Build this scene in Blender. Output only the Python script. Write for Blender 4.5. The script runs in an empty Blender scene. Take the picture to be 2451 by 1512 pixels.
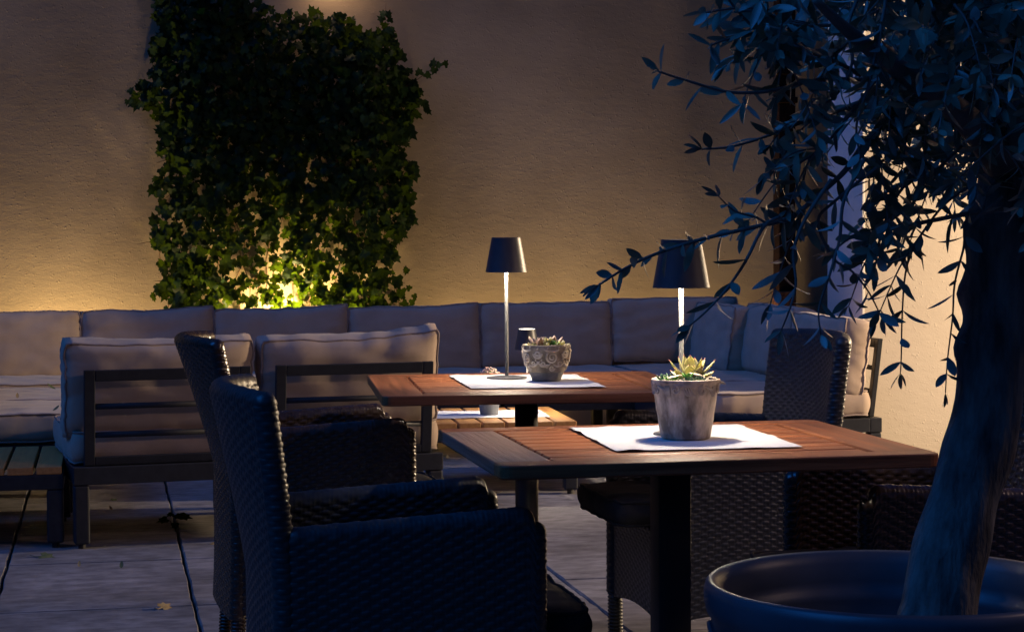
import bpy, bmesh, math, random
import numpy as np
from mathutils import Vector, Matrix, noise
R = math.radians
PI = math.pi
rnd = random.Random(7)
S = bpy.context.scene
COL = S.collection

# ------------------------------------------------------------------ camera
F = 4766.0; CX = 1225.5; CY = 756.0          # in pixels of a 2451 x 1512 picture
YAW = R(11.5); PITCH = math.atan(207 / F); ROLL = .005
f0 = Vector((math.sin(YAW), math.cos(YAW), 0)); r0 = Vector((math.cos(YAW), -math.sin(YAW), 0)); zz = Vector((0, 0, 1))
FW = f0 * math.cos(PITCH) - zz * math.sin(PITCH)
u0 = zz * math.cos(PITCH) + f0 * math.sin(PITCH)
RT = r0 * math.cos(ROLL) - u0 * math.sin(ROLL)
UP = u0 * math.cos(ROLL) + r0 * math.sin(ROLL)
CAM = Vector((0, 0, 1.157))
cd = bpy.data.cameras.new("camera"); cam = bpy.data.objects.new("camera", cd); COL.objects.link(cam)
cd.sensor_width = 36; cd.lens = 36 * F / 2451; cd.clip_start = .05; cd.clip_end = 500
M = Matrix((RT, UP, -FW)).transposed().to_4x4(); M.translation = CAM
cam.matrix_world = M
S.camera = cam
cd.dof.use_dof = False

def ray(x, y): return FW + RT * ((x - CX) / F) - UP * ((y - CY) / F)
def P(x, y, z):                      # pixel -> point at height z
    d = ray(x, y); return CAM + d * ((z - CAM.z) / d.z)
def PD(x, y, dep): return CAM + ray(x, y) * dep       # pixel -> point at a distance
def PV(x, y, v):                     # pixel -> point on the plane Y = v
    d = ray(x, y); return CAM + d * (v / d.y)
def proj(p):
    q = Vector(p) - CAM; d = q.dot(FW)
    return CX + F * q.dot(RT) / d, CY - F * q.dot(UP) / d

# ------------------------------------------------------------------ sky and light
W = bpy.data.worlds.new("World"); S.world = W; W.use_nodes = True
nt = W.node_tree; nt.nodes.clear()
sky = nt.nodes.new('ShaderNodeTexSky'); sky.sky_type = 'NISHITA'; sky.sun_disc = False
sky.sun_elevation = R(1.0); sky.sun_rotation = R(200)
mx = nt.nodes.new('ShaderNodeMix'); mx.data_type = 'RGBA'; mx.blend_type = 'MULTIPLY'; mx.inputs[0].default_value = 1
mx.inputs[7].default_value = (.035, .24, 1.0, 1)
bg = nt.nodes.new('ShaderNodeBackground'); bg.inputs[1].default_value = .115
wo = nt.nodes.new('ShaderNodeOutputWorld')
# sky dimmed towards the horizon, standing in for unmodelled buildings round the terrace
wtc = nt.nodes.new('ShaderNodeTexCoord'); wsx = nt.nodes.new('ShaderNodeSeparateXYZ'); wmr = nt.nodes.new('ShaderNodeMapRange'); wmr.interpolation_type = 'SMOOTHSTEP'
wmr.inputs[1].default_value = .05; wmr.inputs[2].default_value = .75; wmr.inputs[3].default_value = .03; wmr.inputs[4].default_value = 1
nt.links.new(wtc.outputs['Generated'], wsx.inputs[0]); nt.links.new(wsx.outputs[2], wmr.inputs[0])
mx2 = nt.nodes.new('ShaderNodeMix'); mx2.data_type = 'RGBA'; mx2.blend_type = 'MULTIPLY'; mx2.inputs[0].default_value = 1
nt.links.new(sky.outputs[0], mx.inputs[6]); nt.links.new(mx.outputs[2], mx2.inputs[6]); nt.links.new(wmr.outputs[0], mx2.inputs[7]); nt.links.new(mx2.outputs[2], bg.inputs[0]); nt.links.new(bg.outputs[0], wo.inputs[0])
S.view_settings.view_transform = 'Standard'; S.view_settings.look = 'None'; S.view_settings.gamma = 1
S.view_settings.exposure = 1.0

def light(name, kind, loc, energy, col, size=.05, rot=None, target=None, **kw):
    l = bpy.data.lights.new(name, kind); l.energy = energy; l.color = col
    if kind == 'AREA': l.shape = 'DISK'; l.size = size
    elif kind in ('POINT', 'SPOT'): l.shadow_soft_size = size
    elif kind == 'SUN': l.angle = size
    for k, v in kw.items(): setattr(l, k, v)
    o = bpy.data.objects.new(name, l); COL.objects.link(o); o.location = loc
    if target is not None:
        o.rotation_euler = (Vector(target) - Vector(loc)).to_track_quat('-Z', 'Y').to_euler()
    return o
# last dusk light from the open side, cool and very soft
light('dusk_sun', 'SUN', (-6, -1.3, 7), .50, (.025, .24, 1.0), size=R(40), target=(0, 0, 0))
WARM = (1.0, .66, .27)
WALLY = 10.9
# garden uplights on the ground between the long sofa and the wall
light('uplight', 'SPOT', (-.22, WALLY - .25, .04), 66, WARM, size=.03, target=(-.22, WALLY + .06, 1.6), spot_size=R(150), spot_blend=1)
light('uplight', 'SPOT', (.98, WALLY - .10, .46), 260, WARM, size=.03, target=(.98, WALLY + .03, 1.6), spot_size=R(150), spot_blend=1)
light('uplight', 'SPOT', (2.15, WALLY - .25, .04), 33, WARM, size=.03, target=(2.15, WALLY + .1, 1.6), spot_size=R(150), spot_blend=1)
light('uplight', 'SPOT', (3.1, WALLY - .25, .04), 24, WARM, size=.03, target=(3.1, WALLY + .1, 1.6), spot_size=R(150), spot_blend=1)
# lantern high on the wall above the ivy, just above the picture
light('wall_downlight', 'SPOT', (1.22, WALLY - .10, 2.62), 3.0, (1, .62, .34), size=.03, target=(1.30, WALLY, 2.0), spot_size=R(165), spot_blend=1)
# stand-in for an unseen warm lamp beyond the right edge of the picture
light('terrace_lamp', 'SPOT', (6.8, 7.7, 1.7), 800, (1.0, .75, .48), size=.10, target=(3.5, 9.2, 1.0), spot_size=R(132), spot_blend=.55)
# added warm area light high at right, standing in for an unseen source
light('unseen_right_light', 'AREA', (4.6, 2.9, 3.3), 21, (1.0, .66, .52), size=.5, target=(1.0, 7.0, .6))

# ------------------------------------------------------------------ materials
def node_mat(name):
    m = bpy.data.materials.new(name); m.use_nodes = True
    return m, m.node_tree, m.node_tree.nodes['Principled BSDF'], m.node_tree.nodes['Material Output']
def pbr(name, col, col2=None, rough=.6, metal=0, nscale=8, stretch=(1, 1, 1), bump=None, spec=.5, detail=6, lo=.35, hi=.65, rvar=0, coords='Object', sheen=0):
    m, t, b, out = node_mat(name)
    N = t.nodes.new; L = t.links.new
    tc = N('ShaderNodeTexCoord'); mp = N('ShaderNodeMapping'); mp.inputs['Scale'].default_value = stretch
    L(tc.outputs[coords], mp.inputs[0])
    b.inputs['Roughness'].default_value = rough; b.inputs['Metallic'].default_value = metal
    b.inputs['Specular IOR Level'].default_value = spec
    if sheen: b.inputs['Sheen Weight'].default_value = sheen
    if col2:
        n = N('ShaderNodeTexNoise'); n.inputs['Scale'].default_value = nscale; n.inputs['Detail'].default_value = detail; n.inputs['Roughness'].default_value = .6
        L(mp.outputs[0], n.inputs[0])
        r = N('ShaderNodeValToRGB'); r.color_ramp.elements[0].position = lo; r.color_ramp.elements[1].position = hi
        r.color_ramp.elements[0].color = (*col, 1); r.color_ramp.elements[1].color = (*col2, 1)
        L(n.outputs[0], r.inputs[0]); L(r.outputs[0], b.inputs['Base Color'])
        if rvar:
            mr = N('ShaderNodeMapRange'); mr.inputs[3].default_value = rough - rvar; mr.inputs[4].default_value = rough + rvar
            L(n.outputs[0], mr.inputs[0]); L(mr.outputs[0], b.inputs['Roughness'])
    else: b.inputs['Base Color'].default_value = (*col, 1)
    prev = None
    for (sc, st, dist) in (bump or []):
        n = N('ShaderNodeTexNoise'); n.inputs['Scale'].default_value = sc; n.inputs['Detail'].default_value = 4
        L(mp.outputs[0], n.inputs[0])
        bp = N('ShaderNodeBump'); bp.inputs['Strength'].default_value = st; bp.inputs['Distance'].default_value = dist
        L(n.outputs[0], bp.inputs['Height'])
        if prev: L(prev.outputs[0], bp.inputs['Normal'])
        prev = bp
    if prev: L(prev.outputs[0], b.inputs['Normal'])
    return m

def plaster(name, c1, c2, amp=1.0):
    m, t, b, out = node_mat(name); N = t.nodes.new; L = t.links.new
    tc = N('ShaderNodeTexCoord'); b.inputs['Roughness'].default_value = .95; b.inputs['Specular IOR Level'].default_value = .15
    n = N('ShaderNodeTexNoise'); n.inputs['Scale'].default_value = 1.1; n.inputs['Detail'].default_value = 7; L(tc.outputs['Object'], n.inputs[0])
    r = N('ShaderNodeValToRGB'); r.color_ramp.elements[0].position = .36; r.color_ramp.elements[1].position = .62
    r.color_ramp.elements[0].color = (*c1, 1); r.color_ramp.elements[1].color = (*c2, 1); L(n.outputs[0], r.inputs[0]); L(r.outputs[0], b.inputs['Base Color'])
    # trowelled render: sparse pits and grains plus slanted drag marks
    v = N('ShaderNodeTexVoronoi'); v.feature = 'F1'; v.inputs['Scale'].default_value = 62; v.inputs['Randomness'].default_value = 1
    L(tc.outputs['Object'], v.inputs[0])
    mr = N('ShaderNodeMapRange'); mr.inputs[1].default_value = .0; mr.inputs[2].default_value = .38; mr.inputs[3].default_value = 1; mr.inputs[4].default_value = 0
    L(v.outputs['Distance'], mr.inputs[0])
    msk = N('ShaderNodeTexNoise'); msk.inputs['Scale'].default_value = 30; msk.inputs['Detail'].default_value = 2; L(tc.outputs['Object'], msk.inputs[0])
    m2 = N('ShaderNodeMapRange'); m2.inputs[1].default_value = .48; m2.inputs[2].default_value = .62; L(msk.outputs[0], m2.inputs[0])
    mu = N('ShaderNodeMath'); mu.operation = 'MULTIPLY'; L(mr.outputs[0], mu.inputs[0]); L(m2.outputs[0], mu.inputs[1])
    b1 = N('ShaderNodeBump'); b1.inputs['Strength'].default_value = .45 * amp; b1.inputs['Distance'].default_value = .003; L(mu.outputs[0], b1.inputs['Height'])
    mp = N('ShaderNodeMapping'); mp.inputs['Rotation'].default_value = (0, R(-24), 0); mp.inputs['Scale'].default_value = (10, 10, 24); L(tc.outputs['Object'], mp.inputs[0])
    n3 = N('ShaderNodeTexNoise'); n3.inputs['Scale'].default_value = 1; n3.inputs['Detail'].default_value = 6; n3.inputs['Roughness'].default_value = .65; L(mp.outputs[0], n3.inputs[0])
    b2 = N('ShaderNodeBump'); b2.inputs['Strength'].default_value = .30 * amp; b2.inputs['Distance'].default_value = .008; L(n3.outputs[0], b2.inputs['Height']); L(b1.outputs[0], b2.inputs['Normal'])
    n4 = N('ShaderNodeTexNoise'); n4.inputs['Scale'].default_value = 140; n4.inputs['Detail'].default_value = 3; L(tc.outputs['Object'], n4.inputs[0])
    b3 = N('ShaderNodeBump'); b3.inputs['Strength'].default_value = .35 * amp; b3.inputs['Distance'].default_value = .002; L(n4.outputs[0], b3.inputs['Height']); L(b2.outputs[0], b3.inputs['Normal'])
    L(b3.outputs[0], b.inputs['Normal'])
    return m

def wood(name, dark, light_, axis='X', rough=.5, scale=1.0, bumpd=.0012):
    st = {'X': (1.2, 26, 26), 'Y': (26, 1.2, 26), 'Z': (26, 26, 1.2)}[axis]
    return pbr(name, dark, light_, rough=rough, nscale=2.2 * scale, stretch=st, detail=8, lo=.3, hi=.72, rvar=.12,
               bump=[(5, .6, bumpd), (22, .35, bumpd * .4)], spec=.3)

def leaf_mat(name, top, under, trans, twt=.35, rough=.45, spec=.5):
    m, t, b, out = node_mat(name); N = t.nodes.new; L = t.links.new; b.inputs['Specular IOR Level'].default_value = spec
    g = N('ShaderNodeNewGeometry')
    oi = N('ShaderNodeTexNoise'); oi.inputs['Scale'].default_value = 14; tc = N('ShaderNodeTexCoord'); L(tc.outputs['Object'], oi.inputs[0])
    mixc = N('ShaderNodeMix'); mixc.data_type = 'RGBA'; mixc.inputs[6].default_value = (*top, 1); mixc.inputs[7].default_value = (*under, 1)
    L(g.outputs['Backfacing'], mixc.inputs[0])
    hs = N('ShaderNodeHueSaturation'); mr = N('ShaderNodeMapRange'); mr.inputs[1].default_value = .3; mr.inputs[2].default_value = .7; mr.inputs[3].default_value = .4; mr.inputs[4].default_value = 1.75
    L(oi.outputs[0], mr.inputs[0]); L(mr.outputs[0], hs.inputs['Value']); L(mixc.outputs[2], hs.inputs['Color'])
    L(hs.outputs[0], b.inputs['Base Color']); b.inputs['Roughness'].default_value = rough
    tr = N('ShaderNodeBsdfTranslucent'); tr.inputs[0].default_value = (*trans, 1)
    ms = N('ShaderNodeMixShader'); ms.inputs[0].default_value = twt
    L(b.outputs[0], ms.inputs[1]); L(tr.outputs[0], ms.inputs[2]); L(ms.outputs[0], out.inputs[0])
    return m
def emit(name, col, st):
    m, t, b, out = node_mat(name); b.inputs['Base Color'].default_value = (.8, .8, .8, 1)
    b.inputs['Emission Color'].default_value = (*col, 1); b.inputs['Emission Strength'].default_value = st; return m

M_WALL = plaster('ochre_plaster', (.262, .215, .150), (.385, .322, .232))
M_WALL2 = plaster('cream_plaster', (.43, .365, .285), (.50, .43, .34), 1.0)
M_WHITE = plaster('white_plaster', (.60, .575, .54), (.66, .635, .60), .5)
M_FAB = pbr('beige_cushion_fabric', (.37, .28, .215), (.44, .34, .265), rough=.95, nscale=5, bump=[(420, .25, .001), (14, .25, .004)], spec=.15, sheen=.15)
M_PIPE = pbr('beige_piping', (.24, .19, .17), (.30, .24, .21), rough=.9, nscale=40, bump=[(300, .3, .001)], spec=.2)
M_ALU = pbr('grey_aluminium', (.020, .021, .025), (.028, .030, .035), rough=.5, nscale=30, bump=[(250, .08, .0005)], spec=.25)
M_SLAT = wood('light_teak_slats', (.33, .15, .045), (.52, .27, .09), 'Y', rough=.55)
M_TOPW = wood('red_brown_hardwood', (.14, .042, .017), (.44, .165, .065), 'X', rough=.40)
M_TOPE = wood('red_brown_hardwood_end', (.14, .042, .017), (.40, .150, .060), 'Y', rough=.42)
M_WEATH = wood('weathered_hardwood_end', (.14, .080, .055), (.34, .22, .165), 'Y', rough=.42, scale=.7, bumpd=.003)
M_STEEL = pbr('black_steel', (.010, .010, .011), (.016, .016, .017), rough=.5, nscale=20, bump=[(120, .05, .0005)])
M_CONC = None
M_PAPER = pbr('white_paper', (.60, .60, .61), (.66, .66, .66), rough=.9, nscale=6, bump=[(9, .2, .004), (260, .15, .0006)], spec=.2)
M_LAMP = pbr('graphite_lamp_paint', (.050, .050, .058), (.058, .058, .066), rough=.42, nscale=60, bump=[(600, .05, .0003)])
M_LAMPIN = pbr('white_lamp_lining', (.85, .84, .80), rough=.6)
M_GLOW = emit('lamp_diffuser', (1.0, .86, .66), 7)
M_RAT = pbr('black_rattan', (.025, .025, .026), (.048, .047, .046), rough=.38, nscale=60, spec=.5, rvar=.06)
M_RATB = pbr('dark_brown_rattan', (.024, .014, .011), (.050, .030, .022), rough=.26, nscale=60, spec=.6, rvar=.06)
M_SEAT = pbr('black_seat_fabric', (.016, .015, .014), (.026, .023, .021), rough=.9, nscale=20, bump=[(500, .4, .001)], spec=.2)
M_PLANT = pbr('dark_plastic_planter', (.040, .045, .055), (.062, .068, .080), rough=.40, nscale=5, bump=[(60, .08, .001)], rvar=.08)
M_SOIL = pbr('dark_soil', (.006, .005, .004), (.02, .015, .01), rough=1, nscale=40, bump=[(50, 1, .02)])
M_BARK = pbr('olive_bark', (.035, .033, .030), (.21, .195, .17), rough=.9, nscale=9, stretch=(2.5, 2.5, .8), bump=[(10, .5, .012), (45, .8, .006)], detail=10)
M_TWIG = pbr('olive_twig', (.11, .10, .085), (.18, .16, .14), rough=.8, nscale=30)
M_OLIVE = leaf_mat('olive_leaf', (.12, .19, .14), (.24, .31, .28), (.10, .13, .04), .10, .30)
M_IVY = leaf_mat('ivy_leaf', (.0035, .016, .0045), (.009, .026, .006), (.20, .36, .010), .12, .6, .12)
M_IVYS = pbr('ivy_stem', (.10, .06, .035), (.16, .10, .06), rough=.9, nscale=30)
M_RUST = pbr('rusty_steel', (.012, .007, .005), (.026, .013, .008), spec=.1, rough=.9, nscale=30, bump=[(90, .4, .002)])
M_RUST2 = pbr('bright_rust', (.05, .016, .006), (.20, .07, .02), rough=.85, nscale=60, bump=[(90, .5, .002)])
M_GREYPOT = pbr('grey_clay', (.13, .14, .155), (.17, .18, .20), rough=.6, nscale=20, bump=[(80, .2, .001)])
M_POT1 = pbr('aged_carved_clay', (.065, .042, .022), (.33, .27, .185), rough=.75, nscale=22, lo=.32, hi=.62, bump=[(60, .5, .003)])
M_POT1B = pbr('bare_grey_clay', (.12, .115, .10), (.20, .19, .165), rough=.85, nscale=40, bump=[(120, .6, .002)])
M_POT1R = pbr('carved_relief', (.38, .30, .20), (.66, .58, .45), rough=.7, nscale=30, bump=[(60, .4, .002)])
M_POT2 = pbr('weathered_terracotta', (.19, .135, .095), (.70, .56, .43), rough=.7, nscale=16, stretch=(1.6, 1.6, .7), lo=.40, hi=.62, detail=10, bump=[(60, .35, .002)])
M_POT2R = pbr('worn_relief', (.30, .24, .20), (.50, .42, .35), rough=.75, nscale=40, bump=[(80, .3, .001)])
M_SUCC = leaf_mat('pale_succulent', (.46, .44, .22), (.48, .46, .25), (.75, .70, .25), .30, .5)
M_SUCP = leaf_mat('pink_succulent', (.42, .30, .24), (.45, .33, .26), (.6, .4, .25), .18, .5)
M_SUCG = leaf_mat('green_succulent', (.10, .30, .05), (.12, .32, .06), (.3, .6, .08), .2, .4)
M_SUCD = leaf_mat('dark_succulent', (.07, .14, .08), (.08, .16, .09), (.2, .3, .1), .15, .4)
M_FLOW = pbr('pale_pink_sedum', (.62, .40, .36), (.75, .62, .50), rough=.7, nscale=90)
M_DRY = pbr('dry_leaf', (.30, .19, .06), (.42, .30, .12), rough=.8, nscale=60)
M_DRYG = pbr('green_fallen_leaf', (.05, .09, .03), (.12, .13, .05), rough=.7, nscale=60)
M_TIP = pbr('red_leaf_tip', (.30, .06, .05), rough=.6)

# ------------------------------------------------------------------ helpers
def obj(name, verts, faces, mat, parent=None, smooth=True, loc=(0, 0, 0), rotz=0):
    me = bpy.data.meshes.new(name)
    me.from_pydata([tuple(v) for v in verts], [], faces)
    if smooth: me.polygons.foreach_set('use_smooth', [True] * len(me.polygons))
    mats = mat if isinstance(mat, (list, tuple)) else [mat]
    for m in mats: me.materials.append(m)
    me.update()
    o = bpy.data.objects.new(name, me); COL.objects.link(o)
    o.location = loc; o.rotation_euler = (0, 0, rotz)
    if parent: o.parent = parent
    return o
def tag(o, label, cat, group=None):
    o['label'] = label; o['category'] = cat
    if group: o['group'] = group
    return o
def struct(o, kind='structure'): o['kind'] = kind; return o
def thing(name, label, cat, loc=(0, 0, 0), rotz=0, group=None):
    o = bpy.data.objects.new(name, None); COL.objects.link(o)
    o.location = loc; o.rotation_euler = (0, 0, rotz); o.empty_display_size = .1
    return tag(o, label, cat, group)
def copy_tree(o, label, loc, rotz, parent=None):
    c = o.copy(); COL.objects.link(c)
    if parent: c.parent = parent
    else: c['label'] = label; c.location = loc; c.rotation_euler = (0, 0, rotz)
    for ch in list(o.children): copy_tree(ch, None, None, None, c)
    return c

class MB:
    def __init__(s): s.v = []; s.f = []
    def add(s, v, f):
        n = len(s.v); s.v += [tuple(a) for a in v]; s.f += [tuple(i + n for i in a) for a in f]; return s
    def box(s, x0, x1, y0, y1, z0, z1, bev=.003, seg=2, xf=None):
        bm = bmesh.new(); bmesh.ops.create_cube(bm, size=1)
        for v in bm.verts:
            v.co = Vector(((x0 + x1) / 2 + v.co.x * (x1 - x0), (y0 + y1) / 2 + v.co.y * (y1 - y0), (z0 + z1) / 2 + v.co.z * (z1 - z0)))
        if bev: bmesh.ops.bevel(bm, geom=bm.edges[:], offset=bev, segments=seg, affect='EDGES', profile=.5)
        if xf:
            for v in bm.verts: v.co = xf(v.co)
        bm.verts.index_update()
        s.add([v.co[:] for v in bm.verts], [[v.index for v in f.verts] for f in bm.faces]); bm.free(); return s
    def tube(s, pts, rad, n=8, cap=True):
        pts = [Vector(p) for p in pts]; rr = rad if isinstance(rad, (list, tuple)) else [rad] * len(pts)
        V = []; prev = None
        for i, p in enumerate(pts):
            t = (pts[min(i + 1, len(pts) - 1)] - pts[max(i - 1, 0)]).normalized()
            if prev is None:
                a = t.orthogonal().normalized()
            else: a = (prev - t * prev.dot(t)).normalized()
            prev = a; b = t.cross(a)
            for k in range(n):
                an = 2 * PI * k / n; V.append(p + (a * math.cos(an) + b * math.sin(an)) * rr[i])
        Fc = []
        for i in range(len(pts) - 1):
            for k in range(n):
                Fc.append((i * n + k, i * n + (k + 1) % n, (i + 1) * n + (k + 1) % n, (i + 1) * n + k))
        if cap: Fc.append(tuple(range(n))[::-1]); Fc.append(tuple((len(pts) - 1) * n + k for k in range(n)))
        s.add(V, Fc); return s
    def ring(s, pts, rad, n=6):
        pts = [Vector(p) for p in pts]; m = len(pts); V = []; Fc = []; prev = None
        for i, p in enumerate(pts):
            t = (pts[(i + 1) % m] - pts[i - 1]).normalized()
            a = t.orthogonal().normalized() if prev is None else (prev - t * prev.dot(t)).normalized()
            prev = a; b = t.cross(a)
            for k in range(n):
                an = 2 * PI * k / n; V.append(p + (a * math.cos(an) + b * math.sin(an)) * rad)
        for i in range(m):
            for k in range(n):
                j = (i + 1) % m
                Fc.append((i * n + k, i * n + (k + 1) % n, j * n + (k + 1) % n, j * n + k))
        s.add(V, Fc); return s
    def lathe(s, prof, n=64, fn=None, cx=0, cy=0):
        V = []; m = len(prof)
        for k in range(n):
            a = 2 * PI * k / n
            for (r, z) in prof:
                dr = fn(a, z, r) if fn else 0
                V.append((cx + (r + dr) * math.cos(a), cy + (r + dr) * math.sin(a), z))
        Fc = [(k * m + j, ((k + 1) % n) * m + j, ((k + 1) % n) * m + j + 1, k * m + j + 1) for k in range(n) for j in range(m - 1)]
        s.add(V, Fc); return s
    def obj(s, name, mat, parent=None, smooth=True, **kw): return obj(name, s.v, s.f, mat, parent, smooth, **kw)

def flatshade(o, ang=35):
    me = o.data
    bm = bmesh.new(); bm.from_mesh(me)
    for e in bm.edges:
        if len(e.link_faces) == 2 and e.calc_face_angle(0) > R(ang): e.smooth = False
    bm.to_mesh(me); bm.free(); return o

# ------------------------------------------------------------------ the setting
def sheet(name, x0, x1, y0, y1, z, mat): return struct(obj(name, [(x0, y0, z), (x1, y0, z), (x1, y1, z), (x0, y1, z)], [(0, 1, 2, 3)], mat, smooth=False))
sheet('ground', -120, 120, -120, 120, -.045, pbr('dark_earth', (.02, .017, .013), (.04, .034, .026), rough=1, nscale=3))

def concrete():
    m, t, b, out = node_mat('grey_concrete_slab'); N = t.nodes.new; L = t.links.new
    tc = N('ShaderNodeTexCoord'); b.inputs['Specular IOR Level'].default_value = .35
    def nz(sc, det, st=(1, 1, 1), dist=0):
        mp = N('ShaderNodeMapping'); mp.inputs['Scale'].default_value = st; L(tc.outputs['Object'], mp.inputs[0])
        n = N('ShaderNodeTexNoise'); n.inputs['Scale'].default_value = sc; n.inputs['Detail'].default_value = det; n.inputs['Roughness'].default_value = .62; n.inputs['Distortion'].default_value = dist
        L(mp.outputs[0], n.inputs[0]); return n
    big = nz(1.3, 8, (1, 1.4, 1), .4); fine = nz(15, 9, (.7, 1.3, 1)); 
    r = N('ShaderNodeValToRGB'); r.color_ramp.elements[0].position = .34; r.color_ramp.elements[1].position = .66
    r.color_ramp.elements[0].color = (.125, .115, .11, 1); r.color_ramp.elements[1].color = (.27, .255, .25, 1); L(big.outputs[0], r.inputs[0])
    r2 = N('ShaderNodeValToRGB'); r2.color_ramp.elements[0].position = .3; r2.color_ramp.elements[1].position = .7
    r2.color_ramp.elements[0].color = (.50, .50, .50, 1); r2.color_ramp.elements[1].color = (1.35, 1.35, 1.35, 1); L(fine.outputs[0], r2.inputs[0])
    mm = N('ShaderNodeMix'); mm.data_type = 'RGBA'; mm.blend_type = 'MULTIPLY'; mm.inputs[0].default_value = 1
    L(r.outputs[0], mm.inputs[6]); L(r2.outputs[0], mm.inputs[7]); L(mm.outputs[2], b.inputs['Base Color'])
    mr = N('ShaderNodeMapRange'); mr.inputs[3].default_value = .5; mr.inputs[4].default_value = .85; L(big.outputs[0], mr.inputs[0]); L(mr.outputs[0], b.inputs['Roughness'])
    bp = N('ShaderNodeBump'); bp.inputs['Strength'].default_value = .4; bp.inputs['Distance'].default_value = .004; L(fine.outputs[0], bp.inputs['Height']); L(bp.outputs[0], b.inputs['Normal'])
    return m
M_CONC = concrete()
# paving of 60 cm wide slabs in staggered columns, worn edges, open joints
pv = MB()
STEP = .606; ROW = .885
def worn(a, b, seed, k=.0035):
    return [k * noise.noise(Vector((seed * 7.1, (a + (b - a) * i / 14) * 9, .3))) + k * .8 * noise.noise(Vector((seed * 3.3, (a + (b - a) * i / 14) * 31, 2.3))) for i in range(15)]
colstart = {0: 6.20 - 4 * ROW, 1: 6.20 - 4 * ROW + .0, 2: 6.378 - 4 * ROW, 3: 6.378 - 4 * ROW}
for ci in range(-7, 12):
    xa = -.353 + STEP * ci; xb = xa + STEP
    y0 = colstart.get(ci, 2.6 + ((ci * 37) % 10) * .085)
    if ci == -1: y0 = 7.62 - 6 * ROW
    if ci == 2: y0 = 6.09 - 4 * ROW
    y0 -= ROW * 3
    for rj in range(14):
        ya = y0 + rj * ROW; yb = ya + ROW
        if yb < -1.6 or ya > WALLY + .2: continue
        g = .0045; dz = rnd.uniform(-.0015, .0015); sd = ci * 31 + rj
        X0 = [xa + g + w for w in worn(ya, yb, sd + .1)]; X1 = [xb - g + w for w in worn(ya, yb, sd + .6)]
        V = []; n = 15
        for lev, ins, z in ((0, 0, -.045), (1, 0, -.006), (2, .004, 0)):
            for i in range(n):
                y = ya + .002 + (yb - ya - .004) * i / (n - 1)
                if lev == 2 and i == 0: y += .003
                if lev == 2 and i == n - 1: y -= .003
                V.append((X0[i] + ins, y, z + dz)); V.append((X1[i] - ins, y, z + dz))
        Fc = []
        for l in range(2):
            a = l * 2 * n; b_ = (l + 1) * 2 * n
            for i in range(n - 1):
                Fc.append((a + 2 * i, b_ + 2 * i, b_ + 2 * i + 2, a + 2 * i + 2)); Fc.append((a + 2 * i + 1, a + 2 * i + 3, b_ + 2 * i + 3, b_ + 2 * i + 1))
            Fc.append((a, a + 1, b_ + 1, b_)); Fc.append((a + 2 * n - 2, b_ + 2 * n - 2, b_ + 2 * n - 1, a + 2 * n - 1))
        a = 4 * n
        for i in range(n - 1): Fc.append((a + 2 * i, a + 2 * i + 1, a + 2 * i + 3, a + 2 * i + 2))
        pv.add(V, Fc)
struct(pv.obj('pavement', M_CONC, smooth=False))

w = MB().box(-9, 7.5, WALLY, WALLY + .3, -.04, 4.2, bev=0)
tag(w.obj('house_wall', M_WALL, smooth=False), 'long ochre plastered wall behind the ivy and the row of sofas', 'wall')
WX = PV(2070, 400, 9.0).x
w = MB().box(WX, 8.0, 9.0, 9.46, -.04, 4.2, bev=0)
wl = thing('side_wall', 'warmly lit cream plastered wall standing at right behind the olive tree', 'wall')
flatshade(w.obj('wall', M_WALL2, wl))
MB().box(WX - .014, WX - .0005, 8.997, 9.463, -.04, 4.2, bev=.002).obj('wall_end', M_WHITE, wl)['label'] = 'white painted end face of the wall'
# rusty post in front of the house wall
px = PV(1877, 700, WALLY - .12)
post = thing('rusty_post', 'dark rusty steel post against the ochre wall, left of the white wall end', 'post', (px.x, WALLY - .12, 0))
MB().box(-.05, .05, -.05, .05, .80, 4.0, bev=.006).obj('shaft', M_RUST, post, smooth=False)
MB().box(-.054, .054, -.054, .054, 0, .80, bev=.006).obj('foot', M_RUST2, post, smooth=False)
for z in (1.86, 2.02): MB().box(-.060, .060, -.058, .049, z, z + .035, bev=.004).obj('collar', M_RUST, post, smooth=False)

# ------------------------------------------------------------------ ivy
def inside(poly, x, y):
    c = False; j = len(poly) - 1
    for i in range(len(poly)):
        xi, yi = poly[i]; xj, yj = poly[j]
        if (yi > y) != (yj > y) and x < (xj - xi) * (y - yi) / (yj - yi) + xi: c = not c
        j = i
    return c
IVY_OUT = [(352, -60), (372, 20), (385, 70), (362, 120), (368, 165), (318, 228), (352, 262), (385, 300), (378, 350), (384, 400), (366, 445), (382, 490), (362, 560),
           (384, 610), (375, 660), (400, 720), (420, 900), (960, 900), (965, 700), (940, 640), (962, 560), (990, 525), (985, 470), (996, 400), (975, 350), (985, 290),
           (1010, 225), (985, 170), (945, 130), (952, 85), (915, 60), (885, 100), (862, 75), (815, 38), (760, 36), (700, 26), (655, 34), (628, 8), (600, -10), (560, -25), (500, -60)]
IVYW = [(lambda q: (q.x, q.z))(PV(a, b, WALLY - .1)) for a, b in IVY_OUT]
LOBE = [(0, 0), (.30, -.16), (.52, .10), (.36, .34), (.42, .62), (.17, .62), (0, 1.0), (-.17, .62), (-.42, .62), (-.36, .34), (-.52, .10), (-.30, -.16)]
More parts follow.
